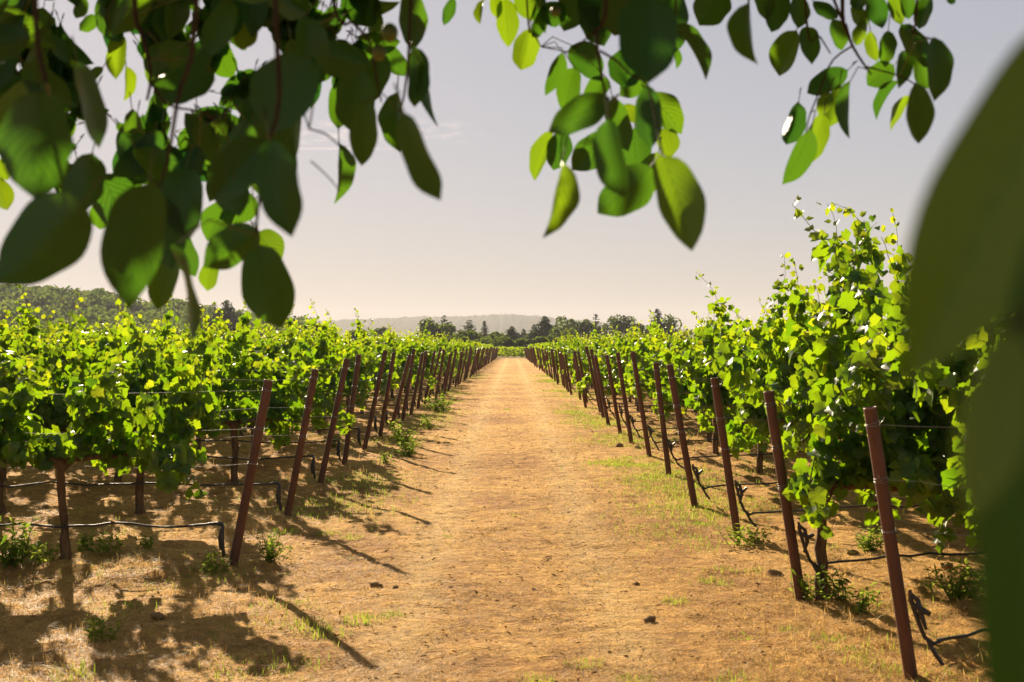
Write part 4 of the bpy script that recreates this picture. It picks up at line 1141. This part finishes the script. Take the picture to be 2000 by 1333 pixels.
# fruit
for px, py, rp, Y in [(761, 64, 17, 2.25), (740, 103, 15, 2.25), (575, 146, 13, 2.1), (1085, 22, 10, 2.6)]:
    m = MB(); c = at(px, py, Y); r = rp / F * Y; nu, nv = 12, 8; V = []
    for j in range(nv):
        th = math.pi * j / (nv - 1)
        for i in range(nu):
            ph = 2 * math.pi * i / nu; V.append(c + r * np.array([math.sin(th) * math.cos(ph), math.sin(th) * math.sin(ph), 1.12 * math.cos(th)]))
    m.add(V, [(j * nu + i, (j + 1) * nu + i, (j + 1) * nu + (i + 1) % nu, j * nu + (i + 1) % nu) for j in range(nv - 1) for i in range(nu)])
    m.build("walnut", M['husk'], wal, smooth=True, loc=-WT)
# trunk, limbs and the crown above and ahead of the camera, all out of the picture but shading what hangs in it
m = MB()
m.tube(smooth_path([(2.7, -1.5, WT[2] - .2), (2.72, -1.5, .7), (2.6, -1.4, 1.6), (2.45, -1.2, 2.4)], 12), np.linspace(.24, .15, 12) + np.array([.09, .04] + [0] * 10), 14)
m.build("trunk", M['tree_bark'], wal, smooth=True, loc=-WT)
LIMBS = [[(2.45, -1.2, 2.3), (1.7, -.3, 3.0), (.6, 1.2, 3.5), (-.8, 2.2, 3.55), (-2.2, 2.8, 3.4)], [(2.45, -1.2, 2.3), (2.1, .4, 3.1), (1.5, 2.0, 3.5), (1.2, 3.4, 3.5)],
         [(2.45, -1.2, 2.3), (3.0, -.2, 3.3), (2.8, 1.4, 3.9), (2.4, 3.2, 4.2)], [(2.45, -1.2, 2.3), (3.4, -2.4, 3.5), (3.9, -3.6, 4.6)], [(1.7, -.3, 3.0), (.2, -.4, 3.8), (-1.4, .2, 4.4)],
         [(.6, 1.2, 3.5), (.2, 2.4, 3.2), (-.2, 3.4, 3.2)],
         [(-.8, 2.2, 3.55), (-1.3, 3.4, 3.35), (-1.7, 4.6, 3.3)], [(.2, 2.4, 3.2), (-.4, 3.6, 3.15), (-.9, 4.8, 3.2)], [(-2.2, 2.8, 3.4), (-2.7, 3.8, 3.3), (-3.0, 4.8, 3.3)], [(1.2, 3.4, 3.5), (.6, 4.4, 3.4), (.2, 5.2, 3.4)]]
lpts = []
for P in LIMBS:
    P = smooth_path(P, 16); lpts.append(P)
    m = MB(); m.tube(P, np.linspace(.085, .016, 16), 10); m.build("limb", M['tree_bark'], wal, smooth=True, loc=-WT)
lp = np.concatenate(lpts)
for where in STEMS:                                  # hanging shoots run up to the nearest limb
    for P, rr in STEMS[where]:
        if P[0][2] > 2.25:
            k = np.argmin(np.linalg.norm(lp - P[0], axis=1)); m = MB(); m.tube(smooth_path([P[0], (P[0] + lp[k]) / 2 + np.array([0, 0, .12]), lp[k]], 8), np.linspace(rr[0], .010, 8), 6)
            m.build("branch", M['twig'], wal, smooth=True, loc=-WT)
tv, tf, tuv = leaf_grid(.12, .18, .01); tv = tv.copy(); tv[:, 0] *= .9
NC = 11000
c = lp[wr.integers(len(lp), size=NC)] + wr.normal(0, 1, (NC, 3)) * np.array([.50, .55, .36])
front = c[:, 1] > .3
lim = EYE + (HY + 30) / F * np.maximum(c[:, 1], .2) + .08
ok = (c[:, 2] > lim) | ~front
ok &= (c[:, 2] > 1.9) & ~((np.abs(c[:, 0]) < .8) & (np.abs(c[:, 1]) < .5) & (c[:, 2] < 2.5))
ok &= ~((c[:, 0] > .8) & (wr.random(NC) < .35))
c = c[ok]; NC = len(c)
nn = unit(wr.normal(0, .55, (NC, 3)) + np.array([0, -.1, .8])); dd = unit(wr.normal(0, 1, (NC, 3)) + np.array([0, 0, -.5]))
# the sun reaches the brightest hanging leaves through openings in the crown
SD = np.array(sd); open_ = np.zeros(NC, bool)
for q in LIT:
    rel = c - q; al = rel @ SD
    open_ |= (al > 0) & (np.linalg.norm(rel - al[:, None] * SD, axis=1) < .075)
c, nn, dd = c[~open_], nn[~open_], dd[~open_]
ex = []
for f_ in np.linspace(.1, 1, 16):                    # unseen leaves added along the sun's rays to shade the lower near leaf
    q = NEAR[1][0] * (1 - f_) + NEAR[1][1] * f_
    for _ in range(9):
        ex.append(q + SD * ((max(2.62, q[2] + 1.05) - q[2]) / SD[2] + wr.uniform(0, .5)) + wr.normal(0, .07, 3))
ex = np.array(ex); eo = np.zeros(len(ex), bool)
for q in LIT[-2:]:
    rel = ex - q; al = rel @ SD; eo |= np.linalg.norm(rel - al[:, None] * SD, axis=1) < .06
ex = ex[~eo]; c = np.concatenate([c, ex])
nn = np.concatenate([nn, unit(wr.normal(0, .4, ex.shape) - SD)]); dd = np.concatenate([dd, unit(wr.normal(0, 1, ex.shape))]); NC = len(c)
X, Y, Z = frames(nn, dd)
m = MB(); m.inst(tv, tf, c, X, Y, Z, wr.uniform(.09, .15, NC), 0, np.clip(wr.normal(.5, .2, NC), 0, 1), tuv)
m.build("crown", M['walnut_leaf'], wal, smooth=True, loc=-WT)

# ------------------------------------------------------------------ the hazy air
mb = MB(); a, y0, y1, z0, z1 = 4400, -1000, 4500, -9, 62
mb.add([(-a, y0, z0), (a, y0, z0), (a, y1, z0), (-a, y1, z0), (-a, y0, z1), (a, y0, z1), (a, y1, z1), (-a, y1, z1)],
       [(0, 3, 2, 1), (4, 5, 6, 7), (0, 1, 5, 4), (1, 2, 6, 5), (2, 3, 7, 6), (3, 0, 4, 7)])
hm = bpy.data.materials.new("haze"); hm.use_nodes = True
hn, hl = hm.node_tree.nodes, hm.node_tree.links
hn.remove(hn["Principled BSDF"])
pv = hn.new("ShaderNodeVolumePrincipled"); pv.inputs["Color"].default_value = (.64, .64, .68, 1); pv.inputs["Density"].default_value = 1.8e-4; pv.inputs["Anisotropy"].default_value = 0.15
hl.new(pv.outputs[0], hn["Material Output"].inputs["Volume"])
tag(mb.build("haze", hm), "pale warm haze over the vineyard and hills", "haze", kind="stuff")
